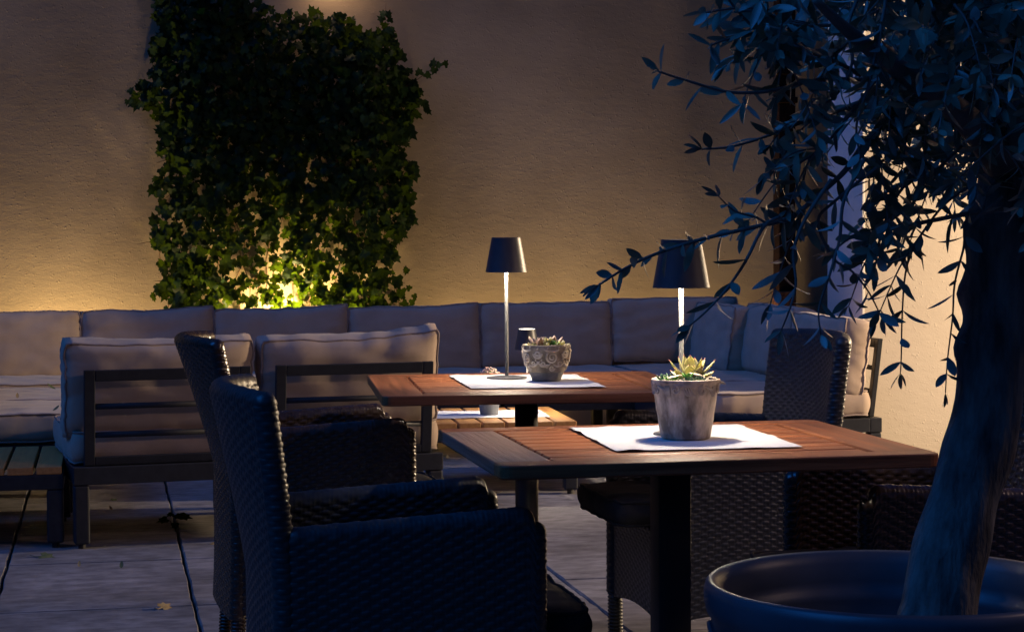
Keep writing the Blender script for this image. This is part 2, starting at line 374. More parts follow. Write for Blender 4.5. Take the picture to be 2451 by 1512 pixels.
def ivy_leaf(mb, p, nrm, up, size, rn):
    n = Vector(nrm).normalized(); u = (Vector(up) - n * Vector(up).dot(n)).normalized(); s_ = u.cross(n)
    cup = rn.uniform(-.12, .22); k = rn.uniform(.82, 1.1)
    V = [p + u * (.32 * size) + n * (size * .04)]
    for (a, b) in LOBE:
        V.append(p + s_ * (a * size * k) + u * (b * size) - n * (cup * size * (a * a * 1.6 + (b - .3) ** 2 * .5)))
    m = len(LOBE)
    mb.add(V, [(0, 1 + i, 1 + (i + 1) % m) for i in range(m)])
rn = random.Random(11)
ivy = thing('ivy', 'dense dark green ivy climbing the ochre wall behind the long sofa, lit from below', 'climbing plant', (.95, WALLY - .1, 0))
off = Vector((-.95, -(WALLY - .1), 0))
fol = MB(); zs = [q[1] for q in IVYW]; xs = [q[0] for q in IVYW]
cnt = 0
while cnt < 6200:
    x = rn.uniform(min(xs) - .02, max(xs) + .02); z = rn.uniform(.25, max(zs))
    if not inside(IVYW, x, z): continue
    # looser towards the foot of the plant
    clump = noise.noise(Vector((x * 4.2, z * 4.2, 1.7)))
    hole = noise.noise(Vector((x * 19, z * 19, 4.1)))
    mid_ = max(0, 1 - abs(x - .93) / .50)
    gap = (.30 + .42 * mid_ if z < 1.10 else .25 + .38 * mid_ if z < 1.35 else .12) if clump < .08 else .10
    if hole > .16: gap = max(gap, .90 if z < 1.1 else .80 if z < 1.6 else .55)
    gap *= 1.15 if .65 < x < 1.1 and z < 1.12 else 1
    if rn.random() < gap: continue
    edge = min(abs(x - min(xs)), abs(max(xs) - x))
    dep = (.05 + .20 * min(1, edge / .3)) * rn.random() ** .8 + .015 + .05 * max(0, clump)
    if z < 1.0: dep *= .8
    p = Vector((x, WALLY - dep, z))
    nr = Vector((rn.gauss(0, .45), -1, rn.gauss(.25, .45))); up = Vector((rn.gauss(0, .75), rn.gauss(0, .2), -1 if rn.random() < .72 else .7))
    ivy_leaf(fol, p + off, nr, up, rn.choice((.030, .040, .046, .054, .066)) * rn.uniform(.85, 1.15), rn); cnt += 1
for (pts) in ([(985, 200), (1010, 180), (1035, 165), (1060, 158)], [(925, 60), (922, 45), (932, 40)], [(345, 225), (322, 240), (308, 232)], [(975, 650), (985, 700), (980, 725)], [(372, 690), (368, 712)], [(990, 210), (1012, 245), (1020, 260)]):
    for a, b in pts:
        q = PV(a, b, WALLY - .08)
        for k in range(2): ivy_leaf(fol, q + off + Vector((rn.uniform(-.02, .02), -rn.random() * .03, rn.uniform(-.02, .02))), (rn.gauss(0, .4), -1, .3), (rn.gauss(0, .6), 0, rn.choice((-1, .6))), rn.uniform(.035, .055), rn)
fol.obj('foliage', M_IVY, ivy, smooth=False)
st = MB()
for i in range(16):
    x = rn.uniform(min(xs) + .12, max(xs) - .12); p = [Vector((x, WALLY - .03, 0))]
    top = rn.uniform(1.6, 2.25)
    while p[-1].z < top:
        q = p[-1] + Vector((rn.gauss(0, .035), 0, .11)); q.y = WALLY - .012 - .05 * abs(noise.noise(q * 3)); q.x = min(max(xs) - .1, max(min(xs) + .12, q.x)); p.append(q)
    st.tube([a + off for a in p], [.0045 - .003 * k / len(p) for k in range(len(p))], n=5)
    for k in range(2, len(p) - 1, 2):
        d = Vector((rn.choice((-1, 1)) * rn.uniform(.04, .12), -rn.uniform(.03, .12), rn.uniform(-.02, .1)))
        st.tube([p[k] + off, p[k] + d * .5 + off, p[k] + d + off + Vector((0, 0, -.01))], [.0028, .002, .0012], n=4)
st.tube([PV(a, b, WALLY - .07) + off for a, b in ((960, 215), (1000, 190), (1030, 168), (1062, 156))], .003, n=4)
st.tube([PV(a, b, WALLY - .03) + off for a, b in ((925, 90), (922, 50), (924, 8))], .0012, n=4)
st.obj('stem', M_IVYS, ivy)

# ------------------------------------------------------------------ cushions and sofas
def cushion(w, h, t, seed=0, n=26, pinch=.022, sag=.030, edge=.62, lift=(0, 0), fold=.006):
    """pillow lying in the XZ plane, thickness along Y, centred"""
    def mapf(a, b, c):
        aa = a * (1 - .035 * abs(c) ** 7); cc = c * (1 - .035 * abs(a) ** 7)
        hw = w / 2 * (1 - pinch * (1 - c * c)); hh = h / 2 * (1 - (sag if c > 0 else sag * .3) * (1 - a * a) ** .8)
        th = t / 2 * (edge + (1 - edge) * math.sqrt(max(0, (1 - a ** 4) * (1 - c ** 4))))
        x = aa * hw; z = cc * hh; y = b * th
        wv = Vector((a * 3 + seed * 5.7, b * 1.1, c * 3 + seed))
        rim = max(abs(a), abs(c))
        # fine gathers close to the seams
        g = noise.noise(Vector(((a * 16 if abs(c) > abs(a) else a * 3), b, (c * 16 if abs(a) >= abs(c) else c * 3)) ) + Vector((seed * 9, 0, 0)))
        y += b * (noise.noise(wv) * .007 + g * fold * max(0, rim - .55) * 2)
        x += a * abs(a) * noise.noise(Vector((c * 7, b, seed * 3.1))) * .006
        z += c * abs(c) * noise.noise(Vector((a * 4.5, b, seed * 1.7))) * .008
        if c > 0: z += c * (lift[0] * max(0, -a) ** 2 + lift[1] * max(0, a) ** 2)
        # border between the two seams is slightly rounded
        rr = .010 * (1 - b * b)
        if abs(a) > .999: x += math.copysign(rr, a)
        if abs(c) > .999: z += math.copysign(rr, c)
        return Vector((x, y, z))
    V = []; idx = {}; Fc = []
    def vid(a, b, c):
        k = (round(a, 5), round(b, 5), round(c, 5))
        if k not in idx: idx[k] = len(V); V.append(mapf(a, b, c))
        return idx[k]
    g = [-1 + 2 * i / n for i in range(n + 1)]; nb = 6; gb = [-1 + 2 * i / nb for i in range(nb + 1)]
    for sg in (-1, 1):
        for i in range(n):
            for j in range(n):
                q = [vid(g[i], sg, g[j]), vid(g[i + 1], sg, g[j]), vid(g[i + 1], sg, g[j + 1]), vid(g[i], sg, g[j + 1])]
                Fc.append(q if sg < 0 else q[::-1])
        for i in range(n):
            for j in range(nb):
                q = [vid(g[i], gb[j], sg), vid(g[i + 1], gb[j], sg), vid(g[i + 1], gb[j + 1], sg), vid(g[i], gb[j + 1], sg)]
                Fc.append(q if sg > 0 else q[::-1])
                q = [vid(sg, gb[j], g[i]), vid(sg, gb[j], g[i + 1]), vid(sg, gb[j + 1], g[i + 1]), vid(sg, gb[j + 1], g[i])]
                Fc.append(q if sg < 0 else q[::-1])
    rim = [(a, -1) for a in g] + [(1, c) for c in g[1:]] + [(a, 1) for a in g[::-1][1:]] + [(-1, c) for c in g[::-1][1:-1]]
    pip = MB()
    for sg in (-1, 1): pip.ring([mapf(a, sg, c) * 1.002 for a, c in rim], .0042, 6)
    return V, Fc, pip
def put_cushion(name, c, parent, xf, mat=None, pmat=None):
    V, Fc, pip = c
    o = obj(name, [xf(v) for v in V], Fc, mat or M_FAB, parent)
    obj('piping', [xf(Vector(v)) for v in pip.v], pip.f, pmat or M_PIPE, o)
    return o
def tilt(ang, loc, flat=False):
    """ang leans the top towards -Y; flat lays the cushion down"""
    m = (Matrix.Rotation(R(-90), 4, 'X') if flat else Matrix.Rotation(R(ang), 4, 'X')); m = Matrix.Translation(loc) @ m
    return lambda v: m @ Vector(v)

MW = .70; MDP = .78
def sofa(label, loc, rotz, seed, back=True, group='sofa modules around the low table', bw=.70, lift=(0, 0), bx=0, bdz=0, foot=True):
    """module faces +Y, its back is at -Y; origin on the floor under the middle of the back edge"""
    t = thing('sofa_module', label, 'sofa', loc, rotz, group)
    fr = MB()
    x0, x1 = -MW / 2 + .004, MW / 2 - .004
    fr.box(x0, x1, 0, .055, .235, .30); fr.box(x0, x1, MDP - .055, MDP, .235, .30)
    fr.box(x0, x0 + .055, .056, MDP - .056, .236, .299); fr.box(x1 - .055, x1, .056, MDP - .056, .236, .299)
    for k in range(5): fr.box(x0 + .056, x1 - .056, .14 + .12 * k, .17 + .12 * k, .27, .292)
    fr.obj('seat_frame', M_ALU, t, smooth=False)
    for sx in (x0, x1 - .058):
        for sy in (0.001, MDP - .059):
            l = MB().box(sx + .001, sx + .057, sy, sy + .058, .018, .2345, bev=.008, seg=3).obj('leg', M_ALU, t, smooth=False)
            MB().tube([(sx + .03, sy + .03, 0), (sx + .03, sy + .03, .0185)], .014, 12).obj('foot', M_STEEL, l, smooth=False)
    if back:
        sh = lambda co: Vector((co.x, co.y + .034 - (co.z - .30) * .12, co.z))
        bf = MB(); a = .265
        bf.box(-a - .04, -a, -.012, .012, .302, .655, bev=.003, xf=sh); bf.box(a, a + .04, -.012, .012, .302, .655, bev=.003, xf=sh)
        bf.box(-a, a, -.012, .012, .613, .654, bev=.003, xf=sh); bf.box(-a, a, -.012, .012, .302, .335, bev=.003, xf=sh)
        bf.obj('back_frame', M_ALU, t, smooth=False)
        for z in (.415, .52): MB().tube([sh(Vector((-a + .0, 0, z))), sh(Vector((a, 0, z)))], .011, 12).obj('rail', M_ALU, t)
    put_cushion('seat_cushion', cushion(MW - .006, MDP - .05, .125, seed, pinch=.006, sag=.004, edge=.86, fold=.003), t, tilt(0, (0, MDP / 2 + .03, .367), True))
    if back:
        put_cushion('back_cushion', cushion(bw, .345, .19, seed + .5, lift=lift), t, tilt(8, (bx, .135, .573 + bdz)))
    return t
# two modules seen from behind
q = P(200, 1312, 0); ang = R(6.5)
c_, s_ = math.cos(ang), math.sin(ang)
base = Vector((-.132, 7.375, 0)); ex = Vector((c_, s_, 0))
sofa('beige cushioned sofa module seen from behind, beside the slatted side table, leftmost of the two', base + ex * .35, ang, 1.0, group='sofa modules turned towards the wall', lift=(.012, .012), bx=-.02, bdz=0.005)
sofa('beige sofa module seen from behind, its right side cut by the rear table', base + ex * 1.055, ang, 2.0, group='sofa modules turned towards the wall', lift=(0, .03), bdz=.010)
# long row along the wall, facing the camera
YB = 10.62
bx = [PV(p_, 735, 10.42).x for p_ in (-120, 193, 512, 835, 1150, 1465, 1770)]
labs = ['beige wall sofa module at the far left, cut by the left edge of the picture',
        'beige wall sofa module just left of the ivy foot, second from the left edge',
        'beige wall sofa module directly below the middle of the ivy',
        'beige wall sofa module below the right edge of the ivy, a crease in its cushion',
        'beige wall sofa module behind the thin pole of the rear table lamp',
        'beige wall sofa module behind the pole of the front table lamp, beside the corner']
for i in range(6):
    xm = (bx[i] + bx[i + 1]) / 2
    lf = [(.0, .0), (.02, 0), (.02, 0), (.02, 0), (0, .0), (0, .0)][i]
    sofa(labs[i], (xm, YB, 0), PI, 3.0 + i, group='beige sofa modules along the wall', bw=bx[i + 1] - bx[i] + .003, lift=lf, bdz=(.0, .0, .0, .0, .012, .03)[i])
crn = [o for o in S.objects if o.name.startswith('sofa_module') and 'beside the corner' in o.get('label', '')][0]
mc = Matrix.Translation((-.155, .53, .580)) @ Matrix.Rotation(R(-90), 4, 'Z') @ Matrix.Rotation(R(8), 4, 'X')
put_cushion('back_cushion', cushion(.66, .345, .18, 33.3), crn, lambda v: mc @ Vector(v))
# right arm of the corner sofa, facing left
XR = 3.42
for i, lb in enumerate(['beige end module of the corner sofa, its cushion side warmly lit, beside the cream wall',
                        'beige corner sofa module in the middle of the right arm, behind the wicker chair back']):
    sofa(lb, (XR, 8.44 + .35 + .702 * i, 0), PI / 2, 12.0 + i, group='corner sofa modules at the right', lift=(0, 0), bdz=(.0, .02)[i])
# left arm seats (their backs are beyond the left edge)
for i, lb in enumerate(['beige seat module next to the slatted side table, fallen leaves on its cushion', 'beige seat module at the far left, between the leaf strewn seat and the wall sofa']):
    sofa(lb, (-.145 - MDP, 8.22 + .35 + .702 * i, 0), -PI / 2, 15.0 + i, group='seat modules at the left edge')

def slat_table(name, label, loc, rotz, wx, wy, n, zt):
    t = thing(name, label, 'side table', loc, rotz)
    fr = MB(); z1 = zt - .028
    fr.box(-wx / 2, wx / 2, -wy / 2, -wy / 2 + .05, z1 - .055, z1 - .001); fr.box(-wx / 2, wx / 2, wy / 2 - .05, wy / 2, z1 - .055, z1 - .001)
    fr.box(-wx / 2, -wx / 2 + .05, -wy / 2 + .051, wy / 2 - .051, z1 - .054, z1 - .002); fr.box(wx / 2 - .05, wx / 2, -wy / 2 + .051, wy / 2 - .051, z1 - .054, z1 - .002)
    fr.obj('frame', M_ALU, t, smooth=False)
    sl = MB(); p = wx / n
    for i in range(n): sl.box(-wx / 2 + p * i + .006, -wx / 2 + p * (i + 1) - .006, -wy / 2 + .002, wy / 2 - .002, z1, zt + rnd.uniform(-.0006, .0006), bev=.003)
    sl.obj('tabletop', M_SLAT, t, smooth=False)
    for sx in (-1, 1):
        for sy in (-1, 1):
            cx, cy = sx * (wx / 2 - .031), sy * (wy / 2 - .031)
            l = MB().box(cx - .03, cx + .03, cy - .03, cy + .03, .02, z1 - .0555, bev=.008, seg=3).obj('leg', M_ALU, t, smooth=False)
            MB().tube([(cx, cy, 0), (cx, cy, .0205)], .014, 12).obj('foot', M_STEEL, l, smooth=False)
    return t
slat_table('slatted_side_table', 'low side table with brown wooden slats on a grey frame, at the left edge', (-.165 - .36, 7.80, 0), 0, .72, .74, 7, .30)
slat_table('coffee_table', 'low coffee table with light wooden slats, glowing under a small lamp in the middle', (1.66, 8.83, 0), R(-3), .74, .74, 7, .32)

# ------------------------------------------------------------------ dining tables
def rrect(x0, x1, y0, y1, r, n=5):
    P_ = []
    for (cx, cy, a0) in ((x1 - r, y0 + r, -90), (x1 - r, y1 - r, 0), (x0 + r, y1 - r, 90), (x0 + r, y0 + r, 180)):
        for k in range(n + 1):
            a = R(a0 + 90 * k / n); P_.append((cx + r * math.cos(a), cy + r * math.sin(a)))
    return P_
def slab(mb, poly, z0, z1, e=.003):
    """extruded outline with an eased top and bottom edge"""
    cx = sum(p[0] for p in poly) / len(poly); cy = sum(p[1] for p in poly) / len(poly); n = len(poly)
    def ins(k):
        out = []
        for i, p in enumerate(poly):
            a = Vector(poly[i - 1]); b = Vector(p); c = Vector(poly[(i + 1) % n])
            d = ((b - a).normalized() + (c - b).normalized()); d = d.normalized() if d.length > 1e-6 else Vector((1, 0))
            out.append((p[0] - d.y * k, p[1] + d.x * k))
        return out
    L = [(ins(e), z0), (ins(0), z0 + e), (ins(0), z1 - e), (ins(e * .3), z1 - e * .3), (ins(e), z1)]
    V = [(x, y, z) for (pl, z) in L for (x, y) in pl]
    Fc = [(l * n + i, l * n + (i + 1) % n, (l + 1) * n + (i + 1) % n, (l + 1) * n + i) for l in range(4) for i in range(n)]
    Fc.append(tuple(range(n))[::-1]); Fc.append(tuple(4 * n + i for i in range(n)))
    mb.add(V, Fc)
def clip_poly(x0, x1, y0, y1, r, side):
    """front or back rail with its two outer corners rounded"""
    n = 5; P_ = []
    if side == 'front':
        for k in range(n + 1): a = R(180 + 90 * k / n); P_.append((x0 + r + r * math.cos(a), y0 + r + r * math.sin(a)))
        for k in range(n + 1): a = R(270 + 90 * k / n); P_.append((x1 - r + r * math.cos(a), y0 + r + r * math.sin(a)))
        P_ += [(x1, y1), (x0, y1)]
    else:
        P_ += [(x0, y0), (x1, y0)]
        for k in range(n + 1): a = R(90 * k / n); P_.append((x1 - r + r * math.cos(a), y1 - r + r * math.sin(a)))
        for k in range(n + 1): a = R(90 + 90 * k / n); P_.append((x0 + r + r * math.cos(a), y1 - r + r * math.sin(a)))
    return P_
def table(name, label, loc, rotz, W_, D_, left_mat, px_, py_, round_post, group):
    t = thing(name, label, 'table', loc, rotz, group)
    T = .75; th = .025; rail = .060; eb = .105; g = .0068
    x0, x1, y0, y1 = -W_ / 2, W_ / 2, -D_ / 2, D_ / 2
    tp = MB()
    slab(tp, clip_poly(x0, x1, y0, y0 + rail, .022, 'front'), T - th, T); slab(tp, clip_poly(x0, x1, y1 - rail, y1, .022, 'back'), T - th, T)
    n = 9; yy = y0 + rail + g; pw = (D_ - 2 * rail - g) / n
    for i in range(n):
        a = yy + pw * i; b = a + pw - g - rnd.uniform(0, .0018)
        tp.box(x0 + eb + g, x1 - eb - g, a, b, T - th + .005, T - .0006 - rnd.uniform(0, .0012), bev=.0036)
    tp.obj('tabletop', M_TOPW, t, smooth=False)
    for sx, m, lb in ((0, left_mat, 'weathered greyish end board' if left_mat is M_WEATH else None), (1, M_TOPE, None)):
        e = MB(); xa = x0 if sx == 0 else x1 - eb
        slab(e, [(xa, y0 + rail + .0008), (xa + eb, y0 + rail + .0008), (xa + eb, y1 - rail - .0008), (xa, y1 - rail - .0008)], T - th + .0004, T - .0004)
        o = e.obj('end_board', m, t, smooth=False)
        if lb: o['label'] = lb
    u = MB(); u.box(px_ - .13, px_ + .13, py_ - .05, py_ + .05, T - th - .010, T - th - .0005, bev=.002); u.box(px_ - .075, px_ + .075, py_ - .045, py_ + .045, T - th - .024, T - th - .0105, bev=.005)
    u.obj('bracket', M_STEEL, t, smooth=False)
    if round_post: MB().tube([(px_, py_, .02), (px_, py_, T - th - .024)], .031, 24).obj('post', M_STEEL, t)
    else: flatshade(MB().box(px_ - .033, px_ + .033, py_ - .033, py_ + .033, .012, T - th - .0245, bev=.006).obj('post', M_STEEL, t))
    MB().box(px_ - .22, px_ + .22, py_ - .22, py_ + .22, .001, .0115, bev=.003).obj('base_plate', M_STEEL, t, smooth=False)
    return t
q1 = P(1605, 1150, .70)
FT = Vector((1.066, 3.682, 0))
pxl = PV(1605, 1300, FT.y)
table('wooden_table', 'reddish wooden table with a weathered left end board, nearest to the camera', FT, 0, .812, .665, M_WEATH, pxl.x - FT.x, 0, False, 'dining tables')
BT = Vector((1.085, 5.17, 0)); rb = R(-4.5)
pxl = PV(1260, 1000, BT.y)
table('wooden_table', 'reddish wooden table further back, carrying the carved pot and the small-footed lamp', BT, rb, .80, .74, M_TOPE, (pxl.x - BT.x), 0, True, 'dining tables')

# ------------------------------------------------------------------ paper mats
def mat_sheet(label, corners, z, n=40, seed=0, curl=.004):
    c = [Vector(k) for k in corners]; ctr = sum(c, Vector()) / 4; ctr.z = z
    V = []
    for j in range(n + 1):
        for i in range(n + 1):
            a, b = i / n, j / n
            p = (c[0] * (1 - a) + c[1] * a) * (1 - b) + (c[3] * (1 - a) + c[2] * a) * b
            e = min(a, 1 - a, b, 1 - b)
            wob = .0016 * noise.noise(Vector((a * 14 + seed, b * 14, 0))) if e < .001 else 0
            h = .0012 + .0011 * (1 + noise.noise(Vector((a * 3 + seed, b * 3, 5)))) + curl * max(0, .07 - e) / .07 * max(0, noise.noise(Vector((a * 6 + seed, b * 6, 9))))
            V.append(Vector((p.x + wob, p.y + wob, z + h)) - ctr)
    Fc = [(j * (n + 1) + i, j * (n + 1) + i + 1, (j + 1) * (n + 1) + i + 1, (j + 1) * (n + 1) + i) for j in range(n) for i in range(n)]
    m = len(V); V2 = V + [v + Vector((0, 0, -.0005)) for v in V]
    F2 = Fc + [tuple(k + m for k in f[::-1]) for f in Fc]
    o = obj('paper_mat', V2, F2, M_PAPER, loc=ctr)
    return tag(o, label, 'place mat', 'white paper mats under the lamps')
TZ = .7500
mat_sheet('white paper mat under the plain tapered pot on the nearest table', [P(1476, 1082, TZ), P(1921, 1071, TZ), P(1764, 1017, TZ), P(1363, 1025, TZ)], TZ, seed=1)
mat_sheet('white paper mat under the carved pot on the rear dining table', [P(1128, 931, TZ), P(1452, 928, TZ), P(1375, 897, TZ), P(1074, 900, TZ)], TZ, seed=2)
mat_sheet('white paper mat on the low slatted coffee table', [P(1000, 1003, .3205), P(1317, 998, .3205), P(1290, 981, .3205), P(985, 986, .3205)], .3205, seed=3)

# ------------------------------------------------------------------ lamps
def make_lamp(label, loc, sc=1.0, power=4.0):
    t = thing('table_lamp', label, 'lamp', loc, 0, 'cordless table lamps')
    H = .383
    MB().lathe([(0.0005, .0075), (.008, .0078), (.030, .0066), (.052, .0042), (.0552, .0034), (.0552, .0004), (.0005, .0004)], 72).obj('base', M_LAMP, t)
    MB().lathe([(.0046, .0075), (.0046, .350), (.0005, .3505)], 24).obj('pole', M_POLE, t)
    sh = MB().lathe([(.0565, H - .094), (.0560, H - .0945), (.0552, H - .094), (.0385, H - .003), (.0385, H - .0002), (.0392, H), (.0398, H - .0003), (.0398, H - .003), (.0565, H - .094)], 96)
    flatshade(sh.obj('shade', M_LAMP, t), 60)
    MB().lathe([(.0549, H - .093), (.0383, H - .010), (.0380, H - .0102), (.0546, H - .0931)], 96).obj('lining', M_LAMPIN, t)
    MB().lathe([(.0005, H - .0115), (.0376, H - .0115), (.0382, H - .0075), (.0382, H - .0015), (.0365, H - .0010), (.0005, H - .0010)], 64).obj('diffuser', M_GLOW, t)
    b = MB().lathe([(.0005, H - .030), (.020, H - .030), (.022, H - .027), (.022, H - .013), (.0005, H - .0125)], 48).obj('bulb', M_BULB, t)
    l = light('lamp_light', 'POINT', (0, 0, H - .064), power, (1.0, .84, .66), size=.012); l.parent = t
    return t
M_POLE = pbr('grey_metal_pole', (.075, .075, .075), rough=.45)
M_BULB = emit('lamp_bulb', (1.0, .82, .58), 30)
def on(x, y, z): return P(x, y, z)
make_lamp('dark lamp with thin pole on the nearest table, behind the plain pot', on(1631, 1039, .7525), power=6.2)
make_lamp('dark lamp with thin pole on the rear table, left of the carved pot', on(1213, 905, .7525), power=6.2)
make_lamp('small distant dark lamp with glowing top on the low slatted coffee table', on(1262, 988, .3225), power=10)

# ------------------------------------------------------------------ pots and succulents
def succ_leaf(mb, base, d, up, L, w, t, curl=.25, tip=None):
    d = Vector(d).normalized(); up = Vector(up); n = (up - d * up.dot(d)).normalized(); s_ = d.cross(n)
    prof = [(0, .45), (.2, .72), (.45, .98), (.65, 1.0), (.82, .72), (.94, .34), (1.0, .04)]
    m = 10; V = []; base = Vector(base)
    for (a, r) in prof:
        c = base + d * (a * L) + n * (curl * L * a * a)
        for k in range(m):
            an = 2 * PI * k / m; V.append(c + s_ * (math.cos(an) * r * w / 2) + n * (math.sin(an) * r ** .6 * t / 2 * (1 if math.sin(an) < 0 else .45)))
    Fc = [(i * m + k, i * m + (k + 1) % m, (i + 1) * m + (k + 1) % m, (i + 1) * m + k) for i in range(len(prof) - 1) for k in range(m)]
    Fc.append(tuple(range(m))[::-1]); Fc.append(tuple((len(prof) - 1) * m + k for k in range(m)))
    mb.add(V, Fc)
    if tip is not None: tip.tube([base + d * (.93 * L) + n * (curl * L * .86), base + d * (1.04 * L) + n * (curl * L * 1.08)], [w * .07, w * .015], n=6)
def rosette(mb, c, L, w, t, n, rn, e0=15, e1=80, curl=.2, tip=None, axis=(0, 0, 1)):
    ax = Vector(axis).normalized(); q = Vector((0, 0, 1)).rotation_difference(ax)
    for i in range(n):
        f = i / max(1, n - 1); a = i * 2.39996 + rn.uniform(-.1, .1); e = R(e0 + (e1 - e0) * f + rn.uniform(-5, 5)); k = 1 - .45 * f
        d = q @ Vector((math.cos(a) * math.cos(e), math.sin(a) * math.cos(e), math.sin(e)))
        succ_leaf(mb, Vector(c) + d * (L * .05), d, ax, L * k * rn.uniform(.9, 1.08), w * (1 - .3 * f), t, curl, tip)
rn = random.Random(5)
def ros(k, *a):
    mb_ = MB(); rosette(mb_, *a); return mb_.obj('succulent', {1: M_SUCC, 2: M_SUCP, 3: M_SUCG, 4: M_SUCD}[k], pot)
# --- pot 1, carved
pc = P(1308, 911, .7525)
pot = thing('succulent_pot', 'round carved clay pot with scroll relief on the rear table, right of its lamp', 'plant pot', pc, 0, 'succulent pots')
def r1(z):
    pr = [(0, .0385), (.006, .0392), (.026, .0475), (.045, .0565), (.065, .0615), (.085, .0635), (.097, .0640)]
    for (a, b), (c, d) in zip(pr, pr[1:]):
        if z <= c: return b + (d - b) * (z - a) / (c - a)
    return pr[-1][1]
MB().lathe([(.0005, .0003), (.036, .0003)] + [(r1(z), z) for z in (.002, .008, .014, .020, .0235)] + [(r1(.0245) - .0008, .0245)], 96).obj('foot', M_POT1B, pot)
MB().lathe([(r1(.0245) - .0008, .0246), (r1(.026) + .0008, .026)] + [(r1(z) + .0006, z) for z in [.03 + .005 * k for k in range(13)]] + [(.0646, .0955), (.0640, .0975), (.0615, .0978), (.0595, .0965), (.0585, .085), (.0005, .084)], 96,
           fn=lambda a, z, r: .0006 * noise.noise(Vector((math.cos(a) * 6, math.sin(a) * 6, z * 90)))).obj('body', M_POT1, pot)
rel = MB()
def spiral(mb, ac, zc, rad, turns, sgn, thick, rf, start=0, tail=0, n=34):
    pts = []; rr = []
    for i in range(n):
        f = i / (n - 1); an = start + sgn * f * turns * 2 * PI; q_ = rad * (1 - .86 * f)
        x = q_ * math.cos(an); z = zc + q_ * math.sin(an); a = ac + x / rf(zc); r = rf(z) + .0010
        pts.append((r * math.cos(a), r * math.sin(a), z)); rr.append(thick * (1 - .35 * f) * (1.25 if i > n - 3 else 1))
    mb.tube(pts, rr, n=6)
def wave(mb, a0, z0, a1, z1, bend, thick, rf, n=16):
    pts = []; rr = []
    for i in range(n):
        f = i / (n - 1); a = a0 + (a1 - a0) * f; z = z0 + (z1 - z0) * f + bend * math.sin(PI * f); r = rf(z) + .0008
        pts.append((r * math.cos(a), r * math.sin(a), z)); rr.append(thick * (.5 + .8 * math.sin(PI * f)))
    mb.tube(pts, rr, n=6)
for k in range(5):
    a = R(-88) + k * 2 * PI / 5
    spiral(rel, a, .066, .0165, 1.9, 1, .0030, r1, start=PI * .6); spiral(rel, a - .62, .074, .0115, 1.6, -1, .0027, r1, start=.2)
    spiral(rel, a + .62, .074, .0115, 1.6, 1, .0027, r1, start=PI - .2); spiral(rel, a - .42, .049, .0080, 1.4, 1, .0025, r1, start=PI)
    spiral(rel, a + .02, .037, .0075, 1.4, -1, .0025, r1, start=0); spiral(rel, a + .40, .050, .0080, 1.4, -1, .0025, r1, start=0); spiral(rel, a - .22, .042, .0055, 1.2, 1, .0017, r1, start=1)
    wave(rel, a - .36, .088, a + .30, .086, -.006, .0030, r1); wave(rel, a - .70, .056, a - .05, .050, -.010, .0027, r1); wave(rel, a + .70, .056, a + .08, .046, -.008, .0027, r1)
    for dx, dz in ((-.22, .090), (.25, .092), (-.48, .060), (.5, .060), (.62, .090)): rel.tube([((r1(dz)) * math.cos(a + dx), (r1(dz)) * math.sin(a + dx), dz - .003), ((r1(dz) + .002) * math.cos(a + dx + .04), (r1(dz) + .002) * math.sin(a + dx + .04), dz + .003)], [.0026, .0012], n=6)
rel.obj('relief', M_POT1R, pot)
MB().lathe([(.0005, .088), (.0585, .088)], 32, fn=lambda a, z, r: 0).obj('soil', M_SOIL, pot)
s1 = MB(); s2 = MB(); s3 = MB()
ros(2, (-.022, -.012, .088), .040, .017, .009, 9, rn, 25, 80)
ros(1, (.002, -.004, .090), .034, .014, .007, 14, rn, 25, 85); ros(1, (.034, -.014, .088), .028, .011, .006, 12, rn, 15, 80); ros(1, (-.010, -.034, .088), .024, .010, .006, 12, rn, 10, 80)
ros(3, (.012, -.022, .094), .020, .009, .005, 14, rn, 20, 85); ros(2, (.020, .018, .090), .036, .015, .008, 11, rn, 30, 85); ros(1, (-.036, -.004, .088), .026, .010, .006, 10, rn, 10, 70)
ros(1, (.042, .012, .088), .024, .010, .006, 10, rn, 10, 70); ros(2, (.008, -.044, .088), .018, .009, .005, 10, rn, 5, 60)
# --- pot 2, plain tapered
pc = P(1641, 1049, .7525)
pot = thing('succulent_pot', 'tall tapered weathered clay pot with a big star-shaped succulent on the nearest table', 'plant pot', pc, 0, 'succulent pots')
def r2(z): return .0475 + (.0650 - .0475) * min(1, z / .112)
MB().lathe([(.0005, .0003), (.043, .0003), (.0465, .0025)] + [(r2(z), z) for z in [.006 + .0075 * k for k in range(14)]] + [(.0662, .1105), (.0668, .1135), (.0655, .1160), (.0630, .1166), (.0605, .1150), (.059, .105), (.0005, .104)], 96,
           fn=lambda a, z, r: .0007 * noise.noise(Vector((math.cos(a) * 3, math.sin(a) * 3, z * 40)))).obj('body', M_POT2, pot)
rel = MB()
for k in range(4):
    a = R(-90) + k * PI / 2 + .26
    for j in range(3): spiral(rel, a, .0965, .0125 - .0030 * j, .95, 1, .0017, r2, start=PI * .5)
    for j in range(4):
        wave(rel, a + .05 + .05 * j, .106 - .002 * j, a + .34 + .04 * j, .090, .004, .0015, r2); wave(rel, a + .38 + .045 * j, .106, a + .40 + .045 * j, .084, 0, .0015, r2)
        wave(rel, a - .62 + .07 * j, .104, a - .42 + .07 * j, .088, -.006, .0016, r2)
    wave(rel, a - .95, .1075, a - .2, .1075, 0, .0016, r2); wave(rel, a - .9, .1045, a - .25, .1045, 0, .0015, r2)
    spiral(rel, a - .86, .0985, .0095, 1.2, -1, .0017, r2, start=PI * .5); spiral(rel, a + .72, .098, .0100, 1.2, -1, .0017, r2, start=PI * .5)
rel.obj('relief', M_POT2R, pot)
MB().lathe([(.0005, .108), (.0600, .108)], 32).obj('soil', M_SOIL, pot)
